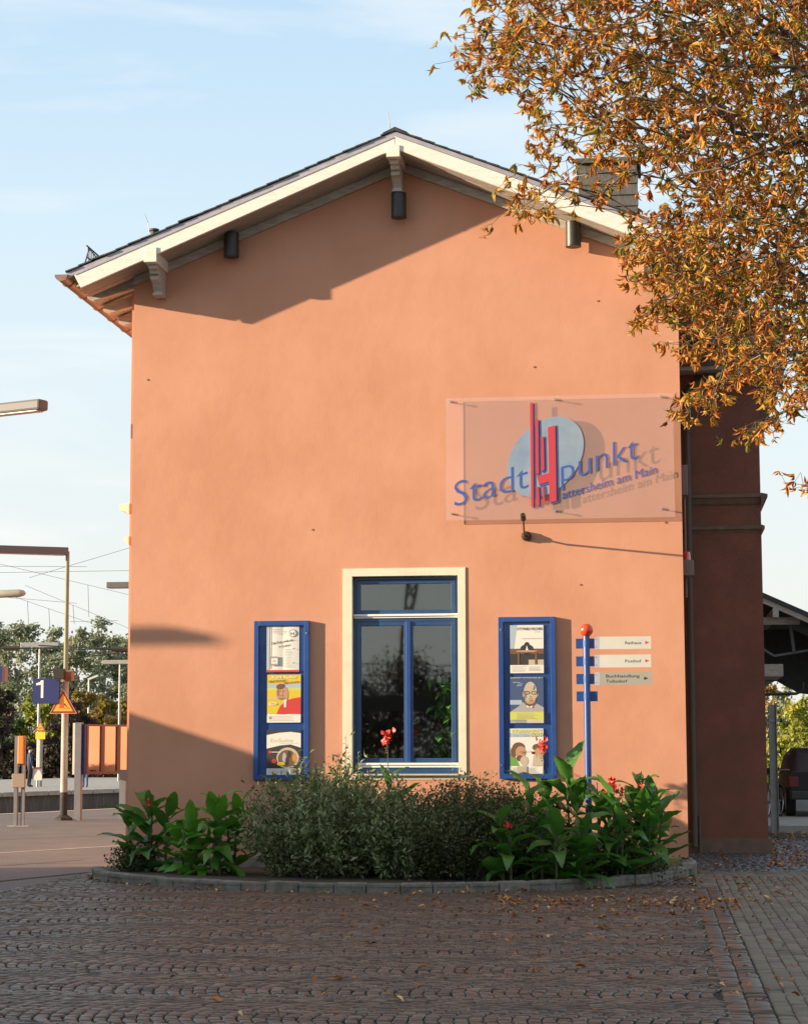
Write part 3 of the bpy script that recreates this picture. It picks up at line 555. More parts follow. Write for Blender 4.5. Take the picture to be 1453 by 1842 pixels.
# chimney clad in slates
cx0, cx1, cz1 = -.985, -.13, 9.93
q = MB(); q.box(cx0+.012, cx1-.012, 3.012, 3.8, 7.9, cz1); ch = q.build('chimney', 'slate', B)
zz = 8.3; k = 0
while zz < cz1-.03:
    x = cx0-(k % 2)*.12
    while x < cx1-.01:
        xa = max(x, cx0); xb = min(x+.236, cx1)
        if xb-xa > .03: q = MB(); j = rng.uniform(0, .004); q.add([(xa, 2.985-j, zz), (xb, 2.985-j, zz), (xb, 3.008, min(zz+.2, cz1)), (xa, 3.008, min(zz+.2, cz1)), (xa, 3.006, zz), (xb, 3.006, zz)], [(0, 1, 2, 3), (4, 5, 1, 0), (0, 3, 4), (1, 5, 2)]); q.build('slate', 'slate2', ch)
        x += .24
    zz += .165; k += 1
q = MB(); q.box(cx0-.04, cx1+.04, 2.94, 3.86, cz1, cz1+.07); q.build('chimney_cap', 'slate2', ch)
# lightning rods, vent stub and snow guard
for (p, h_, y, lx) in (((702, 236), .27, 0, -.03), ((269, 412), .22, .3, -.07)):
    x, z = W(*p, y); q = MB(); q.tube([(x, y, z-.05), (x+lx*.3, y, z+h_*.4), (x+lx, y, z+h_)], [.007, .005, .003], 6); q.build('lightning_rod', 'darkmet', B)
x, z = W(277, 418, .3); q = MB(); q.tube([(x, .3, z-.08), (x, .3, z+.02)], .05, 12); q.tube([(x, .3, z+.02), (x, .3, z+.045)], .07, 12); q.build('roof_vent', 'slate', B)
sg = MB(); x = -7.40; zb = roofz(x)+.12
for y in np.arange(.15, 11, .085): sg.tube([(x, y, zb+.05), (x-.02, y, zb+.36)], .006, 4)
for dz in (.06, .2, .36): sg.tube([(x-.02*dz/.36, .1, zb+dz), (x-.02*dz/.36, 11, zb+dz)], .011, 5)
for y in (.18, 2, 4, 6, 8): sg.bar((x-.01, y, zb+.34), (x+.2, y, zb+.07), .015, .015); sg.bar((x-.01, y, zb+.34), (x-.11, y, zb-.02), .015, .015)
sg.build('snow_guard', 'blackmet', B)
# ------------------------------------------------------------------ window
sur = MB(); x0, x1, z1 = -3.955, -2.38, 3.845
sur.box(x0, wx0, -.013, -.002, 1.16, z1); sur.box(wx1, x1, -.013, -.002, 1.16, z1); sur.box(wx0, wx1, -.013, -.002, wz1, z1); sur.box(wx0, wx1, -.013, -.002, 1.16, wz0)
win = sur.build('window', 'cream', B, bevel=.003)
q = MB()
q.add([(wx0, -.012, wz0), (wx0, .16, wz0), (wx0, .16, wz1), (wx0, -.012, wz1)], [(0, 1, 2, 3)]); q.add([(wx1, -.012, wz0), (wx1, .16, wz0), (wx1, .16, wz1), (wx1, -.012, wz1)], [(3, 2, 1, 0)])
q.add([(wx0, -.012, wz1), (wx1, -.012, wz1), (wx1, .16, wz1), (wx0, .16, wz1)], [(3, 2, 1, 0)]); q.build('reveal', 'cream', win)
q = MB(); q.box(wx0-.0, wx1+.0, -.075, .10, 1.215, 1.235); q.build('sill', 'trim', win)
FY = .09
def frame(name, x0, x1, z0, z1, w, y0=FY, y1=FY+.06, m='blue_dark'):
    q = MB(); q.box(x0, x0+w, y0, y1, z0, z1); q.box(x1-w, x1, y0, y1, z0, z1); q.box(x0+w, x1-w, y0, y1, z1-w, z1); q.box(x0+w, x1-w, y0, y1, z0, z0+w); return q.build(name, m, win, bevel=.005)
tz = 3.222
frame('outer_frame', wx0+.002, wx1-.002, wz0+.002, wz1-.002, .04, FY+.01, FY+.08)
frame('transom_frame', wx0+.043, wx1-.043, tz+.045, wz1-.045, .05)
q = MB(); q.box(wx0+.01, wx1-.01, FY-.045, FY+.02, tz+.012, tz+.04); q.box(wx0+.01, wx1-.01, FY-.025, FY+.02, tz-.012, tz+.009); q.build('drip_bar', 'whiteplain', win, bevel=.003)
xm = -3.125
frame('casement', wx0+.043, xm-.002, 1.375, tz-.055, .055); frame('casement', xm+.002, wx1-.043, 1.375, tz-.055, .055)
q = MB(); q.box(wx0+.04, wx1-.04, FY-.004, FY+.05, tz-.053, tz-.014); q.build('transom', 'blue_dark', win)
q = MB(); q.box(xm-.03, xm+.03, FY-.022, FY-.002, 1.38, tz-.055); q.build('mullion', 'blue', win, bevel=.006)
q = MB(); q.box(wx0+.03, wx1-.01, FY-.05, FY+.02, 1.345, 1.372); q.box(wx0+.03, wx1-.01, FY-.03, FY+.02, 1.313, 1.342); q.build('drip_bar', 'whiteplain', win, bevel=.003)
q = MB(); q.box(wx0+.03, wx1-.01, FY-.01, FY+.06, 1.24, 1.31); q.build('bottom_rail', 'blue_dark', win)
for (a, b_, c, d) in ((wx0+.09, wx1-.09, tz+.09, wz1-.09), (wx0+.09, xm-.05, 1.42, tz-.105), (xm+.05, wx1-.09, 1.42, tz-.105)):
    q = MB(); q.box(a, b_, FY+.025, FY+.03, c, d); q.build('pane', 'glass', win)
# room behind
q = MB(); q.box(XL+.1, XR-.1, 5.2, 5.3, 0, 4.1); q.box(XL+.05, XR-.1, .2, 5.3, 4.1, 4.2); q.box(-6, -5.9, .2, 5.3, 0, 4.1); q.box(-.6, -.5, .2, 5.3, 0, 4.1); q.build('room_wall', 'inwall', B)
q = MB(); q.box(-6, -.5, .2, 5.2, .5, .6); q.build('room_floor', 'infloor', B)
for k, (x, w) in enumerate(((-4.9, .05), (-3.35, .07))):
    pass
hp = empty('house_plant', (-2.75, .55, .6), 'leafy green house plant standing inside the window', 'plant')
q = MB(); q.tube([(-2.75, .55, .6), (-2.75, .55, 1.0)], [.13, .17], 14); q.build('pot', 'brownbox', hp)
q = MB()
for k in range(6): a = rng.uniform(0, 6.28); q.tube([(-2.75, .55, .95), (-2.75+.1*math.cos(a), .55+.1*math.sin(a), 1.5), (-2.75+.22*math.cos(a), .55+.12*math.sin(a), 2.1+.1*k)], [.012, .009, .004], 5)
q.build('stem', 'stem', hp)
tv, tf = leaf_tpl(3, .33, .8, .08, .4); n = 110
P = np.c_[rng.normal(-2.66, .10, n), rng.normal(.24, .035, n), rng.uniform(1.35, 2.5, n)]; D = unit(n)*.6+np.array([0, -.5, -.5])
V, Fc, r = scatter(tv, tf, P, D, unit(n)*.4+np.array([0, -.6, .8]), rng.uniform(.10, .17, n)); npmesh('foliage', V, Fc, 'canna2', hp, r, True)
# ------------------------------------------------------------------ rear wing on the right
WY = 5.2; WX1 = 1.615
q = MB(); q.box(.30, WX1, WY, WY+11, 0, 7.3); wg = q.build('wing', 'wing', B)
q = MB(); q.box(.30, WX1+.045, WY-.05, WY+11.05, 0, .215); q.build('wing_plinth', 'wingtrim', wg)
for za, zb_, p in ((5.345, 5.215, .10), (4.87, 4.80, .05)):
    q = MB(); q.prismx([(WY-p, za), (WY-p, za-.045), (WY-p*.7, za-.055), (WY-p*.35, zb_), (WY-.002, zb_-.03), (WY-.002, za+.02)], .3, WX1+.0); 
    q.prism([(WX1+p, za), (WX1+p, za-.045), (WX1+p*.7, za-.055), (WX1+p*.35, zb_), (WX1+.001, zb_-.03), (WX1+.001, za+.02)][::-1], WY-p+.001, WY+11); q.build('cornice', 'wingtrim', wg)
# wing roof: hipped slate slope rising away, boxed eave over the side
q = MB(); q.box(.30, 2.0, WY-.42, WY+11.4, 7.20, 7.26); q.build('eave_soffit', 'oldwood', wg)
for k in range(5):
    q = MB(); z0 = 7.262+k*.13; q.box(2.0+.004*(k % 2), 2.03+.004*(k % 2), WY-.45, WY+11.4, z0, z0+.127); q.build('fascia_board', 'slate2', wg)
q = MB(); q.box(.1, 2.0, WY-.45, WY-.42, 7.262, 7.9); q.build('front_fascia', 'slate2', wg)
q = MB(); q.add([(-.4, WY-.5, 7.92), (2.08, WY-.5, 7.92), (2.08, WY+11.5, 7.92), (-.6, WY+5.5, 10.2), (-3, WY+5.5, 10.2), (-3, WY-.5, 7.92)], [(0, 1, 3, 4, 5), (1, 2, 3)]); q.build('wing_roof', 'slate', wg)
rowsV = []; rn = 0; q = MB()
for k in range(20):
    y0 = WY-.52+k*.28; z0 = 7.93+(y0-WY+.5)*.38; x = -.3-(k % 2)*.12
    while x < 2.05-k*.12:
        q.add([(x, y0, z0+.014), (x+.23, y0, z0+.014), (x+.23, y0+.3, z0+.118), (x, y0+.3, z0+.118), (x, y0, z0-.002), (x+.23, y0, z0-.002)], [(0, 1, 2, 3), (4, 5, 1, 0)]); x += .24
tag(q.build('roof_slates', 'slate', wg), kind='stuff')
# rain pipes in the corner
q = MB(); yy = WY-.12; x1, z1 = W(1290, 662, yy); x2, z2 = W(1234, 702, yy)
q.tube([(x1, yy, z1), (x2+.08, yy, z2+.05), (x2+.02, yy, z2), (x2, yy, z2-.12), (x2, yy, .1)], .05, 12)
for z in (6.3, 4.2, 2.2): q.tube([(x2, yy, z), (x2, yy, z+.05)], .062, 12)
q.build('downpipe', 'pipe', wg, smooth=True)
x3, z3 = W(1258, 1468, yy); q = MB(); q.tube([(x3, yy, .02), (x3, yy, z3)], .028, 10); q.tube([(x3-.05, yy, z3-.12), (x3+.01, yy, z3-.1)], .02, 8); q.build('standpipe', 'pipe', wg)
# ================================================================== THINGS ON THE FACADE
def wall_lamp(p, label):
    x, z = W(*p, -.16); o = empty('wall_lamp', (x, 0, z), label, 'wall lamp', 'black cylinder lamps under the gable')
    q = MB(); q.tube([(x, -.16, z-.155), (x, -.16, z+.15)], .098, 24); q.build('housing', 'blackmet', o, smooth=True, bevel=.004)
    q = MB(); q.tube([(x, -.16, z-.165), (x, -.16, z-.156)], .101, 24); q.build('rim', 'darkmet', o, smooth=True); q = MB(); q.tube([(x, -.16, z+.151), (x, -.16, z+.158)], .100, 24); q.build('rim', 'darkmet', o, smooth=True)
    q = MB(); q.box(x-.03, x+.03, -.07, -.012, z-.04, z+.04); q.box(x-.05, x+.05, -.012, -.001, z-.07, z+.07); q.build('wall_bracket', 'blackmet', o)
wall_lamp((416, 440), 'black cylinder wall lamp nearest the left end of the gable, under the soffit')
wall_lamp((717, 369), 'black cylinder wall lamp hanging right below the bracket at the ridge')
wall_lamp((1031, 421), 'black cylinder wall lamp beside the chestnut leaves, on the right of the gable')
# acrylic sign
sgn = empty('wall_sign', (-1.15, 0, 4.45), 'transparent acrylic sign with blue Stadt punkt lettering and a red H', 'sign')
PY = -.075
sx0, sz1 = W(801, 716, PY); sx1, sz0 = W(1214, 930, PY)
q = MB(); q.use('acrylic').rect(sx0, sx1, sz0, sz1, PY); q.use('lampglass').add([(x, y, z) for y in (PY, PY+.008) for x, z in ((sx0, sz0), (sx1, sz0), (sx1, sz1), (sx0, sz1))], [(0, 4, 5, 1), (1, 5, 6, 2), (2, 6, 7, 3), (3, 7, 4, 0)]); q.build('panel', 'acrylic', sgn)
for p in ((810, 722), (998, 718), (1189, 713), (812, 924), (998, 919), (1190, 915)):
    x, z = W(*p, PY); q = MB(); q.tube([(x, PY-.02, z), (x, -.001, z)], .009, 8); q.tube([(x, PY-.024, z), (x, PY-.006, z)], .016, 12); q.build('pin', 'steel', sgn, smooth=True)
ex, ez = W(981, 822, PY); a = []
for k in range(64):
    t = 2*math.pi*k/64; X_ = .485*math.cos(t); Z_ = .50*math.sin(t); a.append((ex+X_+.12*Z_*.6, ez+Z_+.26*X_))
q = MB(); q.prism(a, PY-.006, PY-.0005); q.build('disc', 'signgrey', sgn)
def zbar(px0, px1, pt0, pt1, pb0, pb1, y): return [W(px0, pb0, y), W(px1, pb1, y), W(px1, pt1, y), W(px0, pt0, y)]
Y2 = PY-.018
sc_ = lambda X_, Z_: (780+X_/3.027, 680+Z_/3.027)
def zb(poly, dx=0, dz=0, y=Y2): return [W(*sc_(x+dx, z+dz), y) for x, z in poly]
bars = [[(524, 136), (540, 131), (544, 703), (530, 697)], [(554, 224), (569, 224), (572, 520), (556, 525)], [(584, 320), (598, 318), (602, 500), (587, 510)],
        [(621, 268), (661, 257), (668, 668), (630, 680)], [(556, 590), (571, 592), (576, 694), (562, 696)], [(590, 590), (600, 588), (606, 684), (594, 688)]]
hb = [(560, 535), (630, 515), (630, 562), (574, 580)]
q = MB(); q.prism([p for p in zb(hb)], Y2+.0005, PY-.0065)
for pl in bars: q.prism(zb(pl)[::-1], Y2, PY-.0068)
q.build('h_logo', 'signred', sgn)
q = MB()
for pl in bars[:5]: q.prism(zb(pl, 8, 8)[::-1], Y2+.006, PY-.0062)
q.prism(zb(hb, 6, 12)[::-1], Y2+.0055, PY-.006); q.build('h_logo_shadow', 'signblue', sgn)
def lettering(body, p0, p1, cap, y, m, parent, bold=0., name='lettering', yoff=0):
    x0, z0 = W(*p0, y); x1, z1 = W(*p1, y); q = MB(); q.text(body, x0, z0, y, x1-x0, cap, (z1-z0)/(x1-x0), ext=.002, bold=bold-.010); return q.build(name, m, parent)
lettering('Stadt', (817, 912), (950, 877), .345, PY-.006, 'signblue', sgn)
lettering('punkt', (1009, 868), (1148, 824), .33, PY-.006, 'signblue', sgn)
lettering('attersheim am Main', (1010, 898), (1181, 851), .118, PY-.006, 'signblue', sgn, .006)
# bolt cover under sign and the lamp arm that casts the long shadow
ar = empty('sign_lamp', (*W(948, 965, 0)[:1], 0, W(948, 965, 0)[1]), 'dark swan neck lamp arm mounted just under the acrylic sign', 'lamp')
bx, bz = W(947, 965, 0); hx, hz = W(941, 929, -.75)
q = MB(); q.tube([(bx, -.001, bz), (bx, -.05, bz)], .062, 20); q.tube([(bx, -.05, bz), (bx, -.09, bz)], [.055, .03], 16); q.build('wall_plate', 'darkmet', ar, smooth=True)
q = MB(); q.tube([(bx, -.06, bz), (bx-.02, -.16, bz-.01), (hx+.0, -.74, hz-.03)], .012, 8); q.build('arm', 'darkmet', ar, smooth=True)
q = MB(); q.tube([(hx, -.70, hz-.035), (hx, -.75, hz-.03), (hx, -.82, hz+.015)], [.025, .036, .030], 14); q.build('lamp_head', 'darkmet', ar, smooth=True)
# notice cases
def case(x0, x1, z0, z1, label, posters, lock):
    dp = .062; o = empty('notice_case', ((x0+x1)/2, 0, z0), label, 'notice case', 'blue framed poster cases on the wall'); w = .062
    q = MB(); q.box(x0, x0+w, -dp, -.001, z0, z1); q.box(x1-w, x1, -dp, -.001, z0, z1); q.box(x0+w, x1-w, -dp, -.001, z1-w, z1); q.box(x0+w, x1-w, -dp, -.001, z0, z0+w); q.build('frame', 'blue', o, bevel=.003)
    q = MB(); q.box(x0+w, x1-w, -.022, -.0015, z0+w, z1-w); q.build('back_panel', 'blue', o)
    q = MB(); q.rect(x0+w, x1-w, z0+w, z1-w, -dp+.012); q.build('pane', 'caseglass', o)
    for z in (z0+.17, z1-.16): q = MB(); q.tube([(lock, -dp-.006, z), (lock, -dp+.003, z)], .012, 10); q.build('lock', 'chrome', o)
    for (pa, fn) in posters:
        (a, t_), (b_, c) = W(pa[0], pa[1], -.026), W(pa[2], pa[3], -.026)
        q = MB(); n = 12; cols = []                        # sheet with a fold, curling a little
        for i in range(n+1):
            u = i/n; cols.append((a+(b_-a)*u, -.026-.006*abs(math.sin(u*math.pi*2))-.003*u))
        vs = [(x, y, z) for x, y in cols for z in (c, t_)]; q.add(vs, [(2*i, 2*i+2, 2*i+3, 2*i+1) for i in range(n)]); po = q.build('poster', 'paper', o)
        pr = MB(); lv = [-.0365]
        def T(u, v): return (a+(b_-a)*u, t_+(c-t_)*v)
        def R4(m, u0, v0, u1, v1): pr.use(m).flat([T(u0, v1), T(u1, v1), T(u1, v0), T(u0, v0)], lv[0]); lv[0] -= .0004
        def PG(m, pts): pr.use(m).flat([T(*p) for p in pts][::-1], lv[0]); lv[0] -= .0004
        def EL(m, u, v, ru, rv, sh=0): PG(m, [(u+ru*math.cos(k*math.pi/10)+sh*math.sin(k*math.pi/10), v+rv*math.sin(k*math.pi/10)) for k in range(20)])
        def TX(m, s_, u, v, wu, hv, sh=0, bold=0): x, z = T(u, v); pr.use(m).text(s_, x, z, lv[0], (b_-a)*wu, (t_-c)*hv, sh, bold=bold); lv[0] -= .0004
        def LN(m, u0, u1, v, n=1, dv=.02, h=.006):
            for k in range(n): pr.use(m); e = rng.uniform(0, .25)*(u1-u0); R4(m, u0, v+k*dv, u1-e, v+k*dv+h)
        fn(R4, PG, EL, TX, LN); pr.build('print', 'ink', po)
def p_post(R4, PG, EL, TX, LN):
    R4('ppale', .0, .0, .05, 1); R4('greyink', .085, .0, .12, .93); LN('greyink', .17, .65, .07, 3, .035); LN('greyink', .35, .5, .17, 1)
    EL('greyink', .80, .155, .115, .085); EL('paper', .80, .155, .095, .068); TX('ink', 'H', .745, .19, .11, .055, 0, .03)
    TX('ink', 'Die Post geht ab ...', .15, .40, .74, .05, .17, .02); TX('ink', 'Im Posthof', .38, .47, .34, .045, .17, .02)
    LN('greyink', .50, .78, .50, 12, .035); R4('greyink', .12, .66, .36, .86); R4('paper', .15, .70, .345, .82); LN('ink', .19, .3, .74, 2, .03); LN('ink', .80, .9, .49, 1, .1, .01); LN('ink', .80, .9, .80, 1, .1, .01)
    R4('pred', 0, .955, 1, 1)
def p_yellow(R4, PG, EL, TX, LN):
    R4('pyel', 0, 0, 1, .82); R4('ppale', 0, .20, 1, .28); R4('plime', 0, .28, 1, .34); R4('ptan', 0, .5, .5, .53)
    PG('pred', [(.28, .82), (.38, .66), (.55, .55), (.75, .5), (1, .47), (1, .82)]); EL('pskin', .42, .37, .15, .165, -.02); EL('pbrown', .40, .25, .13, .06, -.02); EL('pskin', .57, .42, .055, .15)
    R4('whiteplain', .50, .52, .57, .68); PG('pshade', [(.29, .30), (.35, .33), (.34, .45), (.30, .44)]); EL('pshade', .37, .345, .035, .012); EL('pshade', .48, .34, .035, .012); EL('ptan', .43, .385, .018, .03); EL('pshade', .43, .44, .05, .010); EL('pshade', .43, .50, .09, .02)
    EL('whiteplain', .17, .61, .13, .025); EL('pred', .17, .61, .09, .010)
    TX('whiteplain', 'Frank Fischer', .14, .075, .74, .045, 0, .02); TX('ink', 'DEUTSCH IST', .04, .17, .52, .045, .06, .01); TX('ink', 'IRRE SCHÖN', .50, .20, .46, .040, .08, .01)
    R4('paper', 0, .84, 1, 1); LN('greyink', .06, .95, .87, 4, .028); R4('greyink', .06, .87, .13, .93)
def p_music(R4, PG, EL, TX, LN):
    R4('pdark', 0, 0, 1, 1); PG('paper', [(0, .12), (.35, .07), (.7, .05), (1, .08), (1, .40), (.7, .33), (.4, .35), (0, .42)])
    TX('ptan', 'EnSuite', .12, .28, .66, .085, 0, .01); LN('greyink', .4, .95, .30, 1)
    EL('ptan', .62, .63, .33, .235); EL('pbrown', .60, .64, .27, .19); EL('porange', .82, .62, .07, .10); EL('pdark', .66, .55, .05, .08); EL('pshirt', .52, .62, .06, .11); EL('pdark', .60, .70, .05, .1)
    R4('whiteplain', .12, .49, .42, .505); EL('pred', .10, .50, .045, .035); EL('pred', .22, .70, .07, .05); EL('pyel', .42, .76, .12, .04)
    R4('paper', 0, .86, 1, 1); LN('greyink', .05, .9, .89, 3, .03); EL('pred', .82, .93, .06, .025)
def p_hat(R4, PG, EL, TX, LN):
    R4('paper', 0, 0, 1, .5); PG('ppale', [(0, 0), (.22, 0), (.12, .5), (0, .5)]); R4('pbrown', 0, .49, 1, .60); R4('pdark', 0, .60, 1, .83); R4('ptan', .55, .72, 1, .83)
    EL('pdark', .50, .50, .20, .10); EL('ink', .5, .49, .10, .14); PG('whiteplain', [(.46, .53), (.5, .42), (.55, .53)]); EL('pskin', .5, .545, .33, .022); R4('pbrown', .74, .55, .81, .82); R4('pbrown', .22, .56, .28, .82)
    TX('ink', 'OTTFRIED FISCHER', .20, .105, .77, .055, 0, .015); TX('greyink', 'aschermittwoch', .36, .29, .58, .03); LN('greyink', .72, .95, .14, 1)
    R4('paper', 0, .83, 1, 1); LN('greyink', .05, .5, .86, 5, .024); LN('greyink', .55, .95, .87, 4, .024)
def p_bald(R4, PG, EL, TX, LN):
    R4('pnavy', 0, 0, 1, 1); R4('ppale', 0, .45, .35, .60); R4('pnavy', 0, .3, .4, .50); PG('pshirt', [(0, .76), (.25, .64), (.38, .54), (.50, .62), (.75, .56), (1, .66), (1, 1), (0, 1)])
    EL('pskin', .40, .38, .025, .06); EL('pskin', .82, .38, .025, .06); EL('pbrown', .61, .56, .17, .08); EL('ptan', .61, .34, .20, .235); EL('pskin', .60, .49, .16, .10); EL('ptan', .60, .46, .15, .08)
    for u in (.50, .72): EL('ink', u, .345, .095, .04); EL('ptan', u, .347, .072, .026); EL('ink', u+.01, .35, .02, .010)
    PG('pshade', [(.41, .30), (.46, .33), (.47, .48), (.44, .44)]); EL('pshade', .61, .43, .03, .010); EL('pshade', .61, .475, .075, .008); EL('pshade', .61, .515, .06, .012); EL('paper', .66, .22, .06, .05); EL('ptan', .655, .225, .06, .05)
    PG('whiteplain', [(.50, .61), (.58, .65), (.66, .62), (.66, .67), (.58, .66), (.50, .66)])
    TX('plime', 'KABARETT IM POSTHOF 2011', .03, .035, .94, .028, 0, .02); TX('whiteplain', 'Immer', .10, .13, .22, .028); TX('whiteplain', 'noch', .24, .165, .14, .028); TX('whiteplain', 'nicht', .20, .20, .16, .028)
    R4('plime', 0, .76, 1, .93); LN('greyink', .2, .85, .78, 6, .024); R4('ptan', .5, .93, 1, 1); LN('ppale', .05, .9, .95, 2, .024)
def p_two(R4, PG, EL, TX, LN):
    R4('paper', 0, 0, 1, 1); R4('ppale', 0, .10, 1, .30); R4('paper', 0, .19, 1, .83)
    PG('pgreen', [(0, .55), (.15, .58), (.3, .83), (0, .83)]); EL('pbrown', .27, .42, .19, .115); EL('pbrown', .12, .52, .09, .12); EL('pskin', .33, .53, .155, .14); EL('pbrown', .30, .66, .10, .07); EL('ptan', .43, .72, .12, .11); R4('ink', .30, .515, .66, .522)
    EL('ink', .42, .545, .05, .024); EL('pskin', .42, .547, .036, .016)
    EL('pbrown', .84, .42, .17, .085); EL('pskin', .86, .55, .15, .12); PG('ptan', [(.66, .83), (.70, .62), (.76, .56), (.80, .66), (.86, .56), (.90, .66), (.97, .6), (1, .83)])
    TX('plime', 'FABERHAFT', .06, .085, .90, .07, 0, .03); TX('plime', 'GUTH', .60, .175, .38, .08, 0, .03); TX('ppale', 'Papst auf Zeit', .08, .17, .46, .045)
    R4('ptan', .22, .83, .5, 1); LN('greyink', .04, .95, .87, 5, .025)
case(-5.10, -4.385, 1.16, 3.183, 'blue framed poster case on the wall left of the window, with the yellow poster', [((480, 1127, 538, 1209), p_post), ((481, 1214, 541, 1300), p_yellow), ((480, 1313, 541, 1394), p_music)], -4.42)
case(-1.965, -1.245, 1.17, 3.20, 'blue framed poster case right of the window, with the bald man poster', [((917, 1125, 978, 1211), p_hat), ((917, 1218, 978, 1301), p_bald), ((916, 1311, 978, 1392), p_two)], -1.935)
# alarm siren on the corner and grey box above it
al = empty('alarm_siren', (.45, .25, 3.9), 'grey alarm box with red beacon on the building corner', 'alarm')
x0, z1 = W(1225, 1009, .3); x1, z0 = W(1248, 1037, .3); q = MB(); q.box(XR+.001, x1, .15, .40, z0, z1); q.build('housing', 'greybox', al, bevel=.01)
q = MB(); q.tube([(x1-.085, .27, z1), (x1-.085, .27, z1+.055)], [.042, .042], 12); q.tube([(x1-.085, .27, z1+.055), (x1-.085, .27, z1+.11)], [.042, .036], 12); q.build('beacon', 'beacon', al, smooth=True)
x0, z1 = W(1225, 838, .3); x1, z0 = W(1237, 892, .3); jb = empty('junction_box', (.41, .3, z0), 'small faded box fixed on the corner beside the sign', 'junction box'); q = MB(); q.box(XR+.001, x1, .2, .36, z0, z1); q.build('housing', 'greybox', jb, bevel=.008); q = MB(); q.tube([(XR+.04, .28, z0), (XR+.04, .28, z0-1.3)], .012, 6); q.build('cable', 'greybox', jb)
# signpost in the bed
gx, gy = -.80, -.9
sp = empty('signpost', (gx, gy, .06), 'blue signpost with a red ball and three direction plates', 'signpost')
def SW(px, py): x, z = W(px, py, gy); return x, z
px0, zt_ = SW(1054, 1143); pxb, _ = SW(1058, 1390); px0 = (px0+pxb)/2; sp.location.x = px0
q = MB(); q.tube([(px0, gy, 0), (px0, gy, zt_)], .041, 20); q.build('post', 'blue', sp, smooth=True)
x, z = SW(1053.5, 1134); q = MB(); q.ball((px0, gy, z), .083, 28); q.build('ball', 'red', sp, smooth='all')
for k, (pa, pb) in enumerate(((1149, 1167), (1181, 1199), (1212.5, 1231), (1244, 1262))):
    _, za = SW(1050, pa); _, zb_ = SW(1050, pb); w = .128
    q = MB(); q.box(px0-w, px0-.03, gy-.012, gy-.004, zb_, za); q.box(px0+.03, px0+w, gy-.012, gy-.004, zb_, za); q.tube([(px0, gy, zb_+.02), (px0, gy, za-.02)], .045, 20)
    for sx in (-.112, .112):
        for z in (zb_+.02, za-.02): q.tube([(px0+sx, gy-.016, z), (px0+sx, gy-.011, z)], .006, 6)
    q.build('clamp', 'blue', sp)
for k, (pa, pb, m, txt, ac) in enumerate(((1145.5, 1168, 'plate', 'Rathaus', 'pred'), (1178, 1201, 'plate', 'Posthof', 'pred'), (1209.5, 1232.5, 'plate2', None, 'ink'))):
    _, za = SW(1100, pa); _, zb_ = SW(1100, pb); xa, _ = SW(1069, pa); xb, _ = SW(1170.5 if k < 2 else 1173, pa)
    q = MB(); q.use(m).box(xa+.062, xb, gy-.020, gy-.0125, zb_, za); q.use('platel').box(xa, xa+.0615, gy-.020, gy-.0125, zb_, za); pl = q.build('direction_plate', m, sp); pl['label'] = ('%s plate' % txt) if txt else 'brown bookshop plate'
    q = MB(); H = za-zb_; yy = gy-.0205
    if txt:
        x2, _ = SW(1124, pa); x3, _ = SW(1153, pa); q.use('ink').text(txt, x2, zb_+H*.38, yy, x3-x2, H*.235, bold=.01); ax, _ = SW(1160, pa)
    else:
        x2, _ = SW(1089.5, pa); x3, _ = SW(1150, pa); q.use('ink').text('Buchhandlung', x2, zb_+H*.58, yy, x3-x2, H*.25, bold=.012); x4, _ = SW(1128, pa); q.text('Tolksdorf', x2, zb_+H*.18, yy, x4-x2, H*.25, bold=.012); ax, _ = SW(1158, pa)
    q.use(ac).flat([(ax, zb_+H*.36), (ax+.052, zb_+H*.5), (ax, zb_+H*.64)], yy)
    for z in (zb_+.03, za-.03): q.use('ink').tube([(xa+.018, gy-.023, z), (xa+.018, gy-.0195, z)], .005, 6)
    q.build('lettering', 'ink', pl)
# ================================================================== STATION SIDE (left)
def P3(px, py, y): x, z = W(px, py, y); return Vector((x, y, z))
def station_lamp(x, y, h, ln, ang, label, sec=.17, name='station_lamp', arm_to=None, pole='greenpole', r0=.06, group='long box lamps over the station', head='lamphead', parts=True):
    o = empty(name, (x, y, 0), label, 'lamp', group)
    q = MB(); q.tube([(x, y, 0), (x, y, h*.5), (x, y, h)], [r0, r0*.9, r0*.75], 12); q.build('pole', pole, o, smooth=True)
    d = Vector((math.cos(ang), math.sin(ang), 0)); a = Vector((x, y, h))+d*.0; b_ = a+d*ln
    if arm_to is None: a = Vector((x, y, h))-d*ln/2; b_ = Vector((x, y, h))+d*ln/2
    q = MB(); q.bar(a, b_, .22, sec); q.build('lamp_box', head, o, bevel=.012)
    q = MB(); q.bar(a+d*.08-Vector((0, 0, sec/2+.006)), b_-d*.08-Vector((0, 0, sec/2+.006)), .17, .01); q.build('diffuser', 'lampglass', o)
    return o
px_, py_ = G(114, 1476)
a_end = P3(0, 977, py_-.7); top = P3(116, 985, py_).z-.09
dv = Vector((a_end.x-px_, a_end.y-py_, 0)); an = math.atan2(dv.y, dv.x)
lp = station_lamp(px_, py_, top, 3.2, an, 'tall olive station lamp post with a long flat lamp box, carrying the triangle sign', arm_to=1)
q = MB(); q.tube([(px_, py_, .0), (px_, py_, .62)], .085, 14); q.tube([(px_, py_, 0), (px_, py_, .05), (px_, py_, .12)], [.22, .2, .09], 8); q.build('post_foot', 'tar', lp)
q = MB(); q.tube([(px_, py_, .62), (px_, py_, 3.15)], [.082, .076], 14); q.build('lower_sleeve', 'creampole', lp, smooth=True)
q = MB(); q.tube([(px_, py_, 3.15), (px_, py_, 3.35)], .085, 14); q.build('collar', 'creampole', lp)
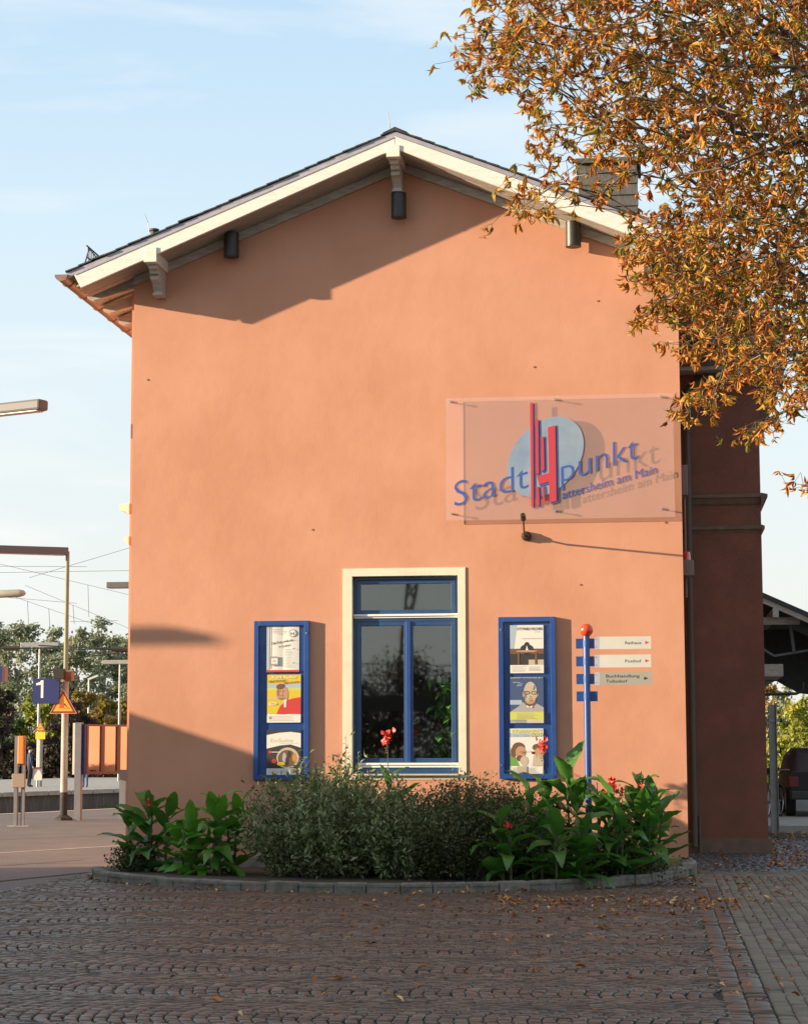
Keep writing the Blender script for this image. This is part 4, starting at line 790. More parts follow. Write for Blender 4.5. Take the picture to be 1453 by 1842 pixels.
# sign 1
def pxs(p0, p1, y): return W(*p0, y), W(*p1, y)
(ax_, az), (bx_, bz_) = pxs((61, 1221), (107, 1266), py_-.2)
s1 = empty('platform_number_sign', ((ax_+bx_)/2, py_-.2, bz_), 'square navy sign with a white 1 beside the lamp post', 'sign')
q = MB(); q.box(ax_, bx_, py_-.26, py_-.16, bz_, az); q.build('sign_box', 'navy', s1)
w_ = bx_-ax_; h_ = az-bz_; q = MB(); y_ = py_-.262
def Q1(u0, v0, u1, v1): return [(ax_+w_*u, az-h_*v) for u, v in ((u0, v1), (u1, v1), (u1, v0), (u0, v0))]
q.flat([(ax_+w_*u, az-h_*v) for u, v in ((.31, .77), (.40, .77), (.40, .07), (.31, .07), (.27, .14), (.12, .19), (.12, .27), (.31, .25))], y_); q.build('numeral', 'whiteplain', s1)
q = MB(); q.bar((bx_, py_-.2, az-.05), (px_, py_-.1, az-.05), .03, .03); q.bar((bx_, py_-.2, bz_+.2), (px_, py_-.1, bz_+.2), .03, .03); q.build('bracket', 'steel', s1)
# warning triangle
def warn(cx, cy, by, hw, y, label, group=None, plate=False):
    (x0, zb_), (x1, _) = W(cx-hw, by, y), W(cx+hw, by, y); xm_, zt_ = W(cx, cy, y)
    o = empty('warning_sign', (xm_, y, zb_), label, 'warning sign', group); c_ = ((x0+x1+xm_)/3, (zb_*2+zt_)/3)
    def tri(k): return [(c_[0]+(x-c_[0])*k, c_[1]+(z-c_[1])*k) for x, z in ((x0, zb_), (x1, zb_), (xm_, zt_))]
    q = MB(); q.use('pink').prism(tri(1.0), y, y+.02); q.use('dkred').prism(tri(.93), y-.003, y+.001); q.use('signorange').prism(tri(.72), y-.006, y+.0); q.build('plate', 'signorange', o)
    w_ = x1-x0; q = MB(); f = y-.008
    q.use('pred').flat([(c_[0]-w_*.14, c_[1]-w_*.10), (c_[0]+w_*.03, c_[1]-w_*.10), (c_[0]+w_*.03, c_[1]+w_*.03), (c_[0]-w_*.10, c_[1]+w_*.04)], f)
    q.use('ink').flat([(c_[0]+w_*.06, c_[1]+w_*.08), (c_[0]+w_*.10, c_[1]+w_*.02), (c_[0]+w_*.20, c_[1]-w_*.09), (c_[0]+w_*.14, c_[1]-w_*.06), (c_[0]+w_*.09, c_[1]-w_*.02), (c_[0]+w_*.02, c_[1]+w_*.04)], f-.001)
    q.use('ink').flat([(c_[0]+w_*.04, c_[1]-w_*.115), (c_[0]+w_*.24, c_[1]-w_*.115), (c_[0]+w_*.24, c_[1]-w_*.10), (c_[0]+w_*.04, c_[1]-w_*.10)], f-.002); q.build('pictogram', 'ink', o)
    return o
warn(113.5, 1240, 1284, 24.5, py_-.22, 'amber triangular warning sign on the olive lamp post')
# loudspeaker and rusty box
def thing_px(name, p0, p1, y, dpt, m, label, cat, shape='box'):
    (x0, z1), (x1, z0) = W(*p0, y), W(*p1, y); o = empty(name, ((x0+x1)/2, y, z0), label, cat)
    return o, x0, x1, z0, z1
o, x0, x1, z0, z1 = thing_px('loudspeaker', (94, 1203), (117, 1223), py_-.35, .3, '', 'black horn loudspeaker clamped on the olive lamp post', 'loudspeaker')
q = MB(); y = py_-.35; q.add([(x0, y, z1), (x1, y, z1), (x1-.05, y, z0), (x0+.05, y, z0), (x0+.08, y+.3, z1-.04), (x1-.06, y+.3, z1-.04), (x1-.09, y+.3, z0+.03), (x0+.09, y+.3, z0+.03)], [(3, 2, 1, 0), (4, 5, 6, 7), (0, 1, 5, 4), (1, 2, 6, 5), (2, 3, 7, 6), (3, 0, 4, 7)]); q.build('horn', 'blackmet', o)
q = MB(); q.box(x0+.03, x1-.03, y-.012, y-.003, z0+.03, z1-.03); q.build('grille', 'darkmet', o)
o, x0, x1, z0, z1 = thing_px('terminal_box', (118, 1209), (131, 1225), py_, .3, '', 'rusty brown box on the right of the olive lamp post', 'box')
q = MB(); q.box(x0, x1, py_-.12, py_+.12, z0, z1); q.build('housing', 'brownbox', o, bevel=.008); q = MB(); q.box(px_, x0, py_-.02, py_+.02, z0+.05, z0+.1); q.build('clamp', 'brownbox', o)
# poster frame on two posts
g0 = G(141, 1476); y0 = g0[1]; y1 = 20.6
A_ = P3(153, 1303, y0); Bp = P3(231, 1308, y1); Cc = P3(153, 1393.5, y0)
pf = empty('display_frame', (A_.x, y0, 0), 'wide three pane display case on grey posts beside the platform', 'display case')
zt_ = A_.z; zb_ = Cc.z; d_ = Vector((Bp.x-A_.x, Bp.y-A_.y, 0)); Ln = d_.length; dh = d_.normalized(); nn = Vector((dh.y, -dh.x, 0))
def DP(u, z, off=0): v = Vector((A_.x, A_.y, 0))+dh*u+nn*off; return (v.x, v.y, z)
def dbox(q, u0, u1, z0, z1, o0, o1): q.add([DP(u0, z0, o0), DP(u1, z0, o0), DP(u1, z0, o1), DP(u0, z0, o1), DP(u0, z1, o0), DP(u1, z1, o0), DP(u1, z1, o1), DP(u0, z1, o1)], [(0,3,2,1),(4,5,6,7),(0,1,5,4),(1,2,6,5),(2,3,7,6),(3,0,4,7)])
q = MB(); dbox(q, 0, Ln+1.2, zb_, zt_, -.06, .02); q.build('case_back', 'mauve', pf)
n3 = 3; w3 = (Ln+.15)/n3
for k in range(4):
    u0 = k*w3; q = MB(); dbox(q, u0, u0+.07, zb_, zt_, .0205, .06); dbox(q, u0+w3-.05, u0+w3-.005, zb_, zt_, .0205, .06); dbox(q, u0+.07, u0+w3-.05, zt_-.045, zt_, .0205, .06); dbox(q, u0+.07, u0+w3-.05, zb_, zb_+.06, .0205, .06); cs = q.build('door', 'mauve', pf)
    q = MB(); dbox(q, u0+.07, u0+w3-.05, zb_+.06, zt_-.045, .0206, .030); q.build('pane', 'casemirror', cs)
gl = P3(138.5, 1300, y0); q = MB(); xg = g0[0]
xa = W(132, 1400, y0)[0]; xb_ = W(147, 1400, y0)[0]; xc_ = W(136, 1400, y0)[0]
q.box(xc_, xb_, y0-.1, y0+.08, 0, gl.z); q.build('post', 'greypaint', pf); q = MB(); q.box(xa, xc_-.002, y0-.1, y0+.05, zb_, gl.z-.01); q.build('pale_strip', 'plate', pf)  # narrow pale strip along the left of the post
q = MB(); xe = W(225.5, 1420, y1-.8)[0]; q.box(xe-.09, xe+.09, y1-1.0, y1-.84, 0, zb_+.1); q.build('post', 'greypaint', pf)
q = MB(); dbox(q, -.06, 0, zb_, zt_, -.08, .05); q.build('end_cap', 'navy', pf)
# ticket validator
vx, vy = G(35, 1487); sc = 3700/(vy+26+1.4); va = empty('ticket_validator', (vx, vy, 0), 'orange ticket validator on two thin posts', 'ticket validator')
xl = W(29.5, 1400, vy)[0]; xr = W(40.5, 1400, vy)[0]; ztop = W(34, 1324, vy)[1]
q = MB(); q.box(xl-.035, xl+.035, vy-.05, vy+.05, 0, ztop); q.build('post', 'greypaint', va); q = MB(); q.box(xr-.02, xr+.05, vy-.02, vy+.04, 0, ztop); q.build('post', 'greypaint', va)
q = MB(); xo = W(45, 1350, vy)[0]; q.box(xl+.04, xo, vy-.09, vy-.03, W(34, 1375, vy)[1], ztop-.0); q.build('panel', 'orange', va, bevel=.02)
q = MB(); q.box(W(25, 1404, vy)[0], W(48, 1404, vy)[0], vy-.14, vy-.055, W(34, 1417, vy)[1], W(34, 1392, vy)[1]); q.build('stamp_box', 'beige', va, bevel=.01)
q = MB(); q.box(xl-.15, xr+.16, vy-.09, vy+.09, 0, .015); q.build('foot_plate', 'steel', va)
# more lamps: near one at the frame edge, far ones
nx, nz = W(79, 728, 0)
nl = empty('station_lamp', (nx-2.6, 1.1, 0), 'long flat lamp box reaching into view at the left edge', 'lamp', 'long box lamps over the station')
q = MB(); q.bar((nx, 0, nz), (nx-2.6, 1.1, nz), .2, .145); q.build('lamp_box', 'lamphead', nl, bevel=.03); q = MB(); q.tube([(nx-2.6, 1.1, 0), (nx-2.6, 1.1, nz)], .06, 12); q.build('pole', 'greenpole', nl, smooth=True)
q = MB(); q.bar((nx-.06, .026, nz-.078), (nx-2.5, 1.06, nz-.078), .15, .01); q.build('diffuser', 'lampglass', nl)
x3, z3 = W(193, 1053, 31); station_lamp(x3+3, 31, z3, 3.0, math.pi, 'grey lamp box poking out from behind the building corner', arm_to=1)
# round-nosed street lamp at left edge
rx, rz = W(46, 1068, 17); rl = empty('street_lamp', (rx-2.6, 17, 0), 'round nosed cream lamp head on an arm at the left edge', 'lamp')
q = MB(); q.tube([(rx-.0, 17, rz), (rx-.04, 17, rz+.01), (rx-.14, 17, rz+.01), (rx-.6, 17, rz-.0), (rx-.75, 17, rz-.01)], [.02, .06, .085, .085, .05], 12); q.build('lamp_head', 'creampole', rl, smooth=True)
q = MB(); q.tube([(rx-.7, 17, rz), (rx-2.6, 17, rz-.25), (rx-2.6, 17, 0)], .05, 10); q.build('pole', 'creampole', rl, smooth=True)
# far T lamps
def tl(pxc, pyt, pyb, y, half, label, head):
    x, z = W(pxc, pyt, y); L_ = W(pxc+half, pyt, y)[0]-x; return station_lamp(x, y, z, 2*L_, .0, label, sec=.2, pole='zinc', r0=.07, head=head)
tl1 = tl(72, 1160, 0, 62, 34, 'blue grey T shaped lamp on the far platform, above the small yellow triangle', 'zinc')
tl(216, 1191, 0, 78, 31, 'pale T shaped lamp seen above the display case', 'concrete')
x, z = W(160, 1224, 105); sl_ = empty('street_lamp', (x, 105, 0), 'slim distant street lamp with bent head before the orange trees', 'lamp'); q = MB(); q.tube([(x, 105, 0), (x, 105, z)], .06, 8); q.build('pole', 'plate', sl_); q = MB(); q.bar((x-.05, 105, z+.05), (x+.6, 105, z+.3), .25, .12); q.build('lamp_head', 'plate', sl_)
yt = 62; x72, _ = W(73, 1350, yt); q = MB(); q.tube([(x72, yt-.02, 0), (x72, yt-.02, W(73, 1330, yt)[1])], .10, 12); q.build('lower_sleeve', 'creampole', tl1, smooth=True)
ws = warn(72.5, 1297, 1316, 9.5, yt-.15, 'small amber warning triangle over a yellow plate on the far lamp post'); (x0, z1), (x1, z0) = W(64, 1317, yt-.15), W(81, 1330, yt-.15); q = MB(); q.box(x0, x1, yt-.15, yt-.13, z0, z1); q.build('yellow_plate', 'yellow', ws)
(x0, z1), (x1, z0) = W(59, 1383, 60), W(75, 1404, 60); ns = empty('platform_notice', ((x0+x1)/2, 60, 0), 'small white notice with a red top edge standing on the far platform', 'sign'); q = MB(); q.use('plate').box(x0, x1, 60, 60.05, z0, z1); q.use('pred').box(x0, x1, 59.99, 60.051, z1, z1+.06); q.build('board', 'plate', ns); q = MB(); q.tube([((x0+x1)/2, 60.1, 0), ((x0+x1)/2, 60.1, z1)], .04, 8); q.build('post', 'zinc', ns)
(x0, z1), (x1, z0) = W(-30, 1199, 19), W(9, 1227, 19); bs = empty('hanging_sign', (x1, 19, z0), 'navy sign with a mauve edge cut by the left border', 'sign'); q = MB(); q.use('navy').box(x0, x1-.07, 19, 19.2, z0, z1); q.use('mauve').box(x1-.069, x1, 19, 19.2, z0, z1); q.build('sign_box', 'navy', bs); q = MB(); q.tube([(x0, 19.1, 0), (x0, 19.1, z1+.4)], .05, 10); q.build('post', 'greypaint', bs)
# overhead wires with droppers
WL = ['thin level wire from the left edge to the station lamp post, above the others', 'second level wire just under the top one, passing behind the lamp post', 'long wire falling to the right with one dropper beyond the lamp post', 'short wire leaving the round lamp head towards the lamp post', 'wire falling steeply right from the lamp post to the building corner', 'wire falling from under the round lamp head with two droppers', 'short level wire piece right of the lamp post', 'faint low wire sagging right over the poplars', 'thick wire with an insulator left of the blue grey T lamp', 'thick wire with an insulator beside the building corner', 'short wire rising right below the insulator by the building', 'short slanting wire hanging under the blue grey T lamp', 'faint thin railway wire among the others behind the station lamps']
def wire(p0, p1, y0, y1, drops=(), r=.0055, sag=.0, label=None, ins=None):
    a = P3(*p0, y0); b_ = P3(*p1, y1); a2 = a+(a-b_)*.6; b2 = b_+(b_-a)*.3; label = label or WL[0]; WL.append(WL.pop(0)); o = empty('overhead_wire', a, label, 'wire', 'overhead railway wires')
    pts = [a2+(b2-a2)*t+Vector((0, 0, -sag*4*t*(1-t))) for t in np.linspace(0, 1, 9)]; q = MB(); q.tube(pts, r, 4); q.build('cable', 'blackmet', o)
    for t, l in drops: p = a+(b_-a)*t; q = MB(); q.tube([p, p-Vector((-.05, 0, l))], .008, 4); q.build('dropper', 'blackmet', o)
    if ins is not None: p = a+(b_-a)*ins; dd = (b_-a).normalized(); q = MB(); q.tube([p-dd*.28, p+dd*.28], .09, 8); q.build('insulator', 'darkmet', o)
Z = 4.185
def zp(x, y): return (x/Z, 680+y/Z)
wire(zp(0, 1417), zp(500, 1420), 34, 34); WL = WL; wire(zp(500, 1420), zp(970, 1280), 34, 34, label='overhead wire rising from the lamp post to the building corner')
wire(zp(0, 1465), zp(970, 1450), 36, 36); wire(zp(0, 1400), zp(970, 1632), 38, 44, ((.665, 1.1),)); wire(zp(150, 1660), zp(480, 1688), 38, 38); wire(zp(500, 1690), zp(970, 1885), 38, 42, ((.1, .6),))
wire(zp(150, 1662), zp(640, 1832), 36, 40, ((.11, .7), (.43, .7))); wire(zp(640, 1832), zp(830, 1828), 40, 40); wire(zp(0, 1870), zp(970, 2000), 40, 44)
wire((0, 1166), (232, 1169), 46, 46, ins=.09, r=.02); wire((130, 1164), (232, 1169), 44, 44, ins=.85, r=.02); wire((130, 1184), (195, 1177), 44, 44, r=.02); wire((46, 1165), (80, 1183), 44, 44)
# ================================================================== RIGHT SIDE: canopy, post, cars
CY0 = 22
cn = empty('platform_canopy', (3, CY0, 0), 'open timber canopy with a dark slate roof on the far right', 'canopy')
A_ = W(1368, 1068, CY0); Bq = W(1453, 1105, CY0); s = (Bq[1]-A_[1])/(Bq[0]-A_[0])
xr_, xe = 0.9, 6.2; rz_ = A_[1]-s*(A_[0]-xr_); lz = lambda x: A_[1]+s*(x-A_[0])
q = MB(); q.prism([(xr_, lz(xr_)), (xe, lz(xe)), (xe, lz(xe)-.10), (xr_, lz(xr_)-.10)], CY0-.5, CY0+20); q.build('roof', 'slate', cn)
q = MB(); q.prism([(xr_, lz(xr_)-.105), (xe, lz(xe)-.105), (xe, lz(xe)-.24), (xr_, lz(xr_)-.24)], CY0-.45, CY0-.39); q.build('barge_board', 'oldwood', cn)
q = MB(); x0, z1 = W(1389, 1095, CY0-.4); x1, z0 = W(1400, 1111, CY0-.4); q.box(x0, x1, CY0-.55, CY0+12, z0, z1); q.build('purlin', 'oldwood', cn)
q = MB(); z1 = W(1368, 1111, CY0)[1]; z0 = W(1368, 1124, CY0)[1]; q.box(.9, 3.3, CY0-.05, CY0+.1, z0, z1); q.build('tie_beam', 'oldwood', cn)
for (a, b_, w) in (((1419, 1108), (1428, 1174), .07), ((1368, 1165), (1392, 1180), .05), ((1392, 1180), (1453, 1170), .05)):
    q = MB(); p, r_ = P3(*a, CY0+.5), P3(*b_, CY0+.5); q.bar(p, r_, .06, w); q.build('strut', 'greypaint', cn)
zc0 = W(1368, 1218, CY0)[1]; zc1 = W(1453, 1241, CY0)[1]
q = MB(); q.prism([(.9, z0), (3.3, lz(3.3)-.25), (6, lz(6)-.25), (6, zc1-.3), (W(1453, 1241, CY0)[0], zc1), (W(1410, 1218, CY0)[0], zc0), (.9, zc0)][::-1], CY0+3, CY0+3.1); q.build('dark_underside', 'slate', cn)  # dark sheet standing in for the shade under the canopy roof
q = MB(); q.box(.9, 2.92, CY0+.2, CY0+18, zc0+.02, zc0+.3); q.build('ceiling', 'oldwood', cn)
q = MB(); p1 = W(1360, 1250, CY0); p2 = W(1432, 1248, CY0); p3 = W(1443, 1243, CY0); p4 = W(1444, 1228, CY0); q.tube([(p1[0], CY0, p1[1]), (p2[0], CY0, p2[1]), (p3[0], CY0, p3[1]), (p4[0], CY0, p4[1])], .035, 8); q.build('pipe', 'darkmet', cn, smooth=True)
for x in (5.2,):
    for y in (CY0+.5, CY0+8): q = MB(); q.box(x, x+.16, y, y+.16, -.03, lz(x)-.1); q.build('column', 'oldwood', cn)
# grey post frame
fx, fy = G(1392, 1497); fr = empty('post_frame', (fx, fy, -.03), 'upright dark grey steel post with a short crossbar beside the wing', 'post')
zt_ = W(1390, 1268, fy)[1]; q = MB(); q.box(fx-.05, fx+.09, fy-.005, fy+.005, -.03, zt_); q.box(fx-.052, fx-.042, fy-.08, fy+.08, -.03, zt_); q.box(fx+.082, fx+.092, fy-.08, fy+.08, -.03, zt_); q.build('post', 'zinc', fr)
zb_ = W(1380, 1295, fy)[1]; q = MB(); q.box(fx-.9, fx+.16, fy-.03, fy+.03, zb_-.05, zb_+.02); q.box(fx-.9, fx-.1, fy-.02, fy+.02, zb_-.12, zb_-.09); q.build('crossbar', 'zinc', fr)
q = MB(); q.tube([(fx+.16, fy, zb_-.01), (fx+.2, fy, zb_-.01)], .045, 10); q.build('knob', 'darkmet', fr)
# raised concrete apron
q = MB(); q.box(1.2, 9, 13.6, 40, -.03, .10); tag(q.build('loading_apron', 'concrete'), kind='structure')
# parked car, rear quarter
def car(x0, yb, m, label):
    """rear of the car faces the camera; left flank at x0, bumper at yb"""
    o = empty('parked_car', (x0+.85, yb+2, .1), label, 'car'); W_ = 1.7; g = .1
    secs = [(0, .42, .95, .0), (.06, .32, 1.0, .0), (.35, .28, 1.32, .0), (.8, .27, 1.43, 0), (1.9, .26, 1.46, 0), (2.7, .26, 1.25, 0), (3.1, .26, .95, 0), (3.9, .3, .80, 0), (4.1, .4, .6, 0)]
    rows = []
    for (y, zb_, zt_, _) in secs:
        r = []; hw = W_/2*(1-.10*(abs(y-2)/2)**2)
        for t in np.linspace(0, 1, 13):
            a = math.pi*t; xx = -math.cos(a); zz = math.sin(a)
            belt = min(.92, zt_); 
            if t < .5: k = t*2
            else: k = (1-t)*2
            if k < .5: xx_ = hw*(1-.03*(1-k*2)**2); z = zb_+(belt-zb_)*(k/.5)
            else: u = (k-.5)/.5; xx_ = hw*(1-.22*u if u < .6 else (.868-(u-.6)/.4*.868)); z = belt+(zt_-belt)*(1-(1-min(u/.7, 1))**1.6)
            r.append((x0+W_/2+(xx_ if t >= .5 else -xx_), yb+y, g+z))
        rows.append(r)
    q = MB(); n = 13; q.add([p for r in rows for p in r], [(i*n+k, i*n+k+1, (i+1)*n+k+1, (i+1)*n+k) for i in range(len(secs)-1) for k in range(n-1)]+[tuple(range(n))[::-1], tuple(range((len(secs)-1)*n, len(secs)*n))])
    body = q.build('body', m, o, smooth=True)
    q = MB(); q.add([(x0+.25, yb+.12, g+1.02), (x0+W_-.25, yb+.12, g+1.02), (x0+W_-.36, yb+.36, g+1.33), (x0+.36, yb+.36, g+1.33)], [(0, 1, 2, 3)]); q.build('rear_window', 'carglass', o)
    for sx in (0, 1):
        xs = x0+.0 if sx == 0 else x0+W_; d = -1 if sx == 0 else 1
        q = MB(); q.box(x0+(.05 if sx == 0 else W_-.25), x0+(.25 if sx == 0 else W_-.05), yb-.02, yb+.05, g+.62, g+.85); q.build('tail_light', 'tail', o, bevel=.02)
        q = MB(); xw = x0+(.03 if sx == 0 else W_-.03); xm2 = x0+(.14 if sx == 0 else W_-.14)
        q.add([(xw, yb+.7, g+.95), (xw, yb+2.8, g+.95), (xm2, yb+2.4, g+1.34), (xm2, yb+.9, g+1.34)], [(0, 1, 2, 3)]); q.build('side_window', 'carglass', o)
        for yw in (.75, 3.3):
            xx = x0+.02 if sx == 0 else x0+W_-.22; q = MB(); q.tube([(xx, yb+yw, g+.31), (xx+.2, yb+yw, g+.31)], .31, 24); wh = q.build('wheel', 'rubber', o)
            q = MB(); xo_ = xx-.006 if sx == 0 else xx+.206; q.tube([(xo_, yb+yw, g+.31), (xx+.1, yb+yw, g+.31)], .19, 18); q.build('rim', 'zinc', wh)
    q = MB(); q.box(x0+.08, x0+W_-.08, yb-.08, yb+.1, g+.36, g+.55); q.build('bumper', 'blackmet', o, bevel=.03)
    q = MB(); q.box(x0+.6, x0+1.1, yb-.09, yb-.082, g+.62, g+.73); q.build('number_plate', 'plate', o)
    q = MB(); q.ball((x0-.08, yb+2.5, g+.98), .1, 10, (1, .5, .7)); q.build('wing_mirror', 'blackmet', o)
    return o
car(2.72, 18.8, 'carred', 'dark red hatchback parked under the canopy, cut by the right border')
def bicycle(x, y, ang, m, label):
    o = empty('bicycle', (x, y, .1), label, 'bicycle', 'bicycles parked under the canopy'); c, s = math.cos(ang), math.sin(ang)
    def T(u, z, w=0): return (x+u*c-w*s, y+u*s+w*c, .1+z)
    for u in (-.52, .52):
        q = MB(); q.tube([T(u+.33*math.cos(a), .34+.33*math.sin(a)) for a in np.linspace(0, 2*math.pi, 25)], .019, 6, False); wh = q.build('wheel', 'rubber', o)
        q = MB()
        for a in np.linspace(0, math.pi, 9)[:-1]: q.tube([T(u+.31*math.cos(a), .34+.31*math.sin(a)), T(u-.31*math.cos(a), .34-.31*math.sin(a))], .002, 3)
        q.tube([T(u, .34, -.05), T(u, .34, .05)], .02, 8); q.tube([T(u+.305*math.cos(a), .34+.305*math.sin(a)) for a in np.linspace(0, 2*math.pi, 25)], .008, 5, False); q.build('spokes', 'chrome', wh)
    q = MB(); BB, ST, HT, HB_ = (-.08, .29), (-.22, .82), (.36, .86), (.40, .72)
    for a, b_ in ((BB, ST), (ST, HT), (BB, HB_), (BB, (-.52, .34)), (ST, (-.52, .34)), (HT, (.52, .34))): q.tube([T(*a), T(*b_)], .015, 7)
    q.build('frame', m, o); q = MB(); q.tube([T(.36, .86), T(.34, .98), T(.34, 1.0, .25), T(.25, .99, .3)], .012, 6); q.tube([T(.34, .98), T(.34, 1.0, -.25), T(.25, .99, -.3)], .012, 6); q.build('handlebar', 'chrome', o)
    q = MB(); q.tube([T(-.22, .82), T(-.25, .95)], .012, 6); q.tube([T(-.38, .97), T(-.28, .98), T(-.1, .965)], [.07, .075, .02], 8); q.build('saddle', 'rubber', o)
    q = MB(); q.tube([T(-.85+.33, .34+.37), T(-.52, .72), T(-.35, .66)], .02, 6); q.build('mudguard', 'blackmet', o)
bicycle(2.42, 18.6, 1.25, 'blackmet', 'black bicycle parked right of the dark grey post'); bicycle(1.98, 19.3, 1.3, 'carred', 'red bicycle half hidden behind the wing wall')
# ================================================================== PEOPLE
def person(x, y, h, face, top_m, leg_m, label, z0=0, step=.06):
    o = empty('person', (x, y, z0), label, 'person'); k = h/1.75; c, s = math.cos(face), math.sin(face)
    J = dict(p=(0, 0, .95), sp=(0, .0, 1.15), ch=(0, 0, 1.34), nk=(0, .0, 1.49), hd=(0, -.02, 1.56), h2=(0, -.02, 1.66),
             ls=(.17, 0, 1.41), le=(.23, .02, 1.13), lh=(.22, -.08, .90), lf=(.21, -.12, .80), rs=(-.17, 0, 1.41), re=(-.23, .03, 1.13), rh=(-.21, -.06, .90), rf=(-.20, -.10, .80),
             lp=(.09, 0, .90), lk=(.10, -.02-step, .50), la=(.10, .02-step, .09), lt=(.11, -.14-step, .04), rp=(-.09, 0, .90), rk=(-.10, 0+step, .50), ra=(-.10, .06+step, .09), rt=(-.11, -.10+step, .04))
    Rr = dict(p=.14, sp=.125, ch=.14, nk=.055, hd=.085, h2=.085, ls=.065, le=.045, lh=.033, lf=.03, rs=.065, re=.045, rh=.033, rf=.03, lp=.095, lk=.062, la=.045, lt=.04, rp=.095, rk=.062, ra=.045, rt=.04)
    E_ = [('p', 'sp'), ('sp', 'ch'), ('ch', 'nk'), ('nk', 'hd'), ('hd', 'h2'), ('ch', 'ls'), ('ls', 'le'), ('le', 'lh'), ('lh', 'lf'), ('ch', 'rs'), ('rs', 're'), ('re', 'rh'), ('rh', 'rf'), ('p', 'lp'), ('lp', 'lk'), ('lk', 'la'), ('la', 'lt'), ('p', 'rp'), ('rp', 'rk'), ('rk', 'ra'), ('ra', 'rt')]
    ks = list(J); me = bpy.data.meshes.new('body'); me.from_pydata([((a*c-b_*s)*k, (a*s+b_*c)*k, z*k) for a, b_, z in J.values()], [(ks.index(a), ks.index(b_)) for a, b_ in E_], [])
    ob = bpy.data.objects.new('body', me); COL.objects.link(ob); md = ob.modifiers.new('s', 'SKIN'); ob.modifiers.new('d', 'SUBSURF').levels = 1
    for i, n in enumerate(ks): me.skin_vertices[0].data[i].radius = (Rr[n]*k*1.05, Rr[n]*k*1.05); me.skin_vertices[0].data[i].use_root = (n == 'p')
    bpy.context.view_layer.update(); m2 = bpy.data.meshes.new_from_object(ob.evaluated_get(bpy.context.evaluated_depsgraph_get())); bpy.data.objects.remove(ob)
    for m_ in ('skin', top_m, leg_m, 'blackmet'): m2.materials.append(MT[m_])
    for p in m2.polygons:
        z = p.center.z/k; p.use_smooth = True; side = abs(p.center.x*c+p.center.y*s)/k
        p.material_index = 0 if z > 1.5 or (z < .90 and side > .17 and z > .7) else (1 if (z > .93 or side > .17) else (3 if z < .10 else 2))
    b_ = bpy.data.objects.new('body', m2); COL.objects.link(b_); b_.parent = o
    q = MB(); fx_, fy_ = s, -c; q.ball((x+(-fx_)*.02, y+(-fy_)*.02, z0+1.67*k), .105*k, 14, (1, 1, .9)); q.build('hair', 'hair', o, smooth='all')
    q = MB(); q.ball((x+fx_*.10*k, y+fy_*.10*k, z0+1.60*k), .02*k, 8); q.build('nose', 'skin', o)
    return o
gx_, gy_ = G(53, 1417); person(gx_, gy_, 1.75, 2.2, 'jacket', 'trousers', 'person in a navy jacket and dark trousers waiting on the far platform')
gx_, gy_ = G(153, 1417.5); person(gx_, gy_, 1.0*1.7, 0, 'jacket', 'jeans', 'person in blue jeans standing behind the display case')
# ================================================================== OUT OF FRAME: shade casters added for wall and square, and what shows in the panes
kz = empty('shade_block', (-16, -10, -.03), 'unseen low grey block added left of the picture to shade the wall and square', 'shade_block')  # added unseen block that throws the low shade on wall and square
q = MB(); q.prismx([(-30, -.03), (-2.15, -.03), (-2.15, 3.36), (-3.3, 2.86), (-5.3, 2.80), (-5.3, 3.40), (-30, 3.45)], -18, -14); q.build('wall', 'block_grey', kz)  # steps in its top shape the shadow edge
q = MB(); q.prismx([(-5.31, 2.805), (-3.3, 2.865), (-2.0, 3.44), (-2.0, 3.49), (-3.3, 2.92), (-5.31, 2.86)], -18.3, -13.9); q.prismx([(-30.3, 3.455), (-5.1, 3.405), (-5.1, 3.46), (-30.3, 3.51)], -18.3, -13.9); q.build('roof', 'zinc', kz)
for k in range(8): q = MB(); q.box(-13.995, -13.96, -28+k*3, -26.4+k*3, .9, 2.3); q.build('window', 'carglass', kz)
lx = -6.9-3.3*4; so_ = station_lamp(-21.75, -4.05, 5.60, 2.5, .0, 'unseen lamp box on a post, added to cast the shadow strip on the gable wall', arm_to=1, sec=.13)  # added unseen lamp, placed only for its strip shadow on the wall
mast = empty('lattice_mast', (-10.4, -60, -1), 'steel lattice mast behind the camera, mirrored in the window', 'mast'); q = MB()
def leg4(z): w = .42-.012*z; return [(-10.2+.11*z+sx*w/2-.9, -60+sy*w/2, z) for sx, sy in ((-1, -1), (1, -1), (1, 1), (-1, 1))]
for z in np.arange(-1, 17, .8):
    a, b_ = leg4(z), leg4(z+.8)
    for i in range(4): q.bar(a[i], b_[i], .07, .07); q.bar(a[i], b_[(i+1) % 4], .035, .035); q.bar(a[(i+1) % 4], b_[i], .035, .035)
q.build('lattice', 'darkmet', mast)
rl_ = empty('railing', (-8, -46, 3.5), 'footbridge railing behind the camera, mirrored in the window', 'railing'); q = MB()
for z in (3.6, 3.9, 4.2, 4.6): q.bar((-22, -46, z+.02), (4, -47, z-.1), .04, .04)
for x in np.arange(-22, 4, .5): q.bar((x, -46.5, 3.5), (x, -46.5, 4.6), .03, .03)
q.box(-22, 4, -47.2, -46.3, 2.9, 3.45); q.build('bars', 'darkmet', rl_)
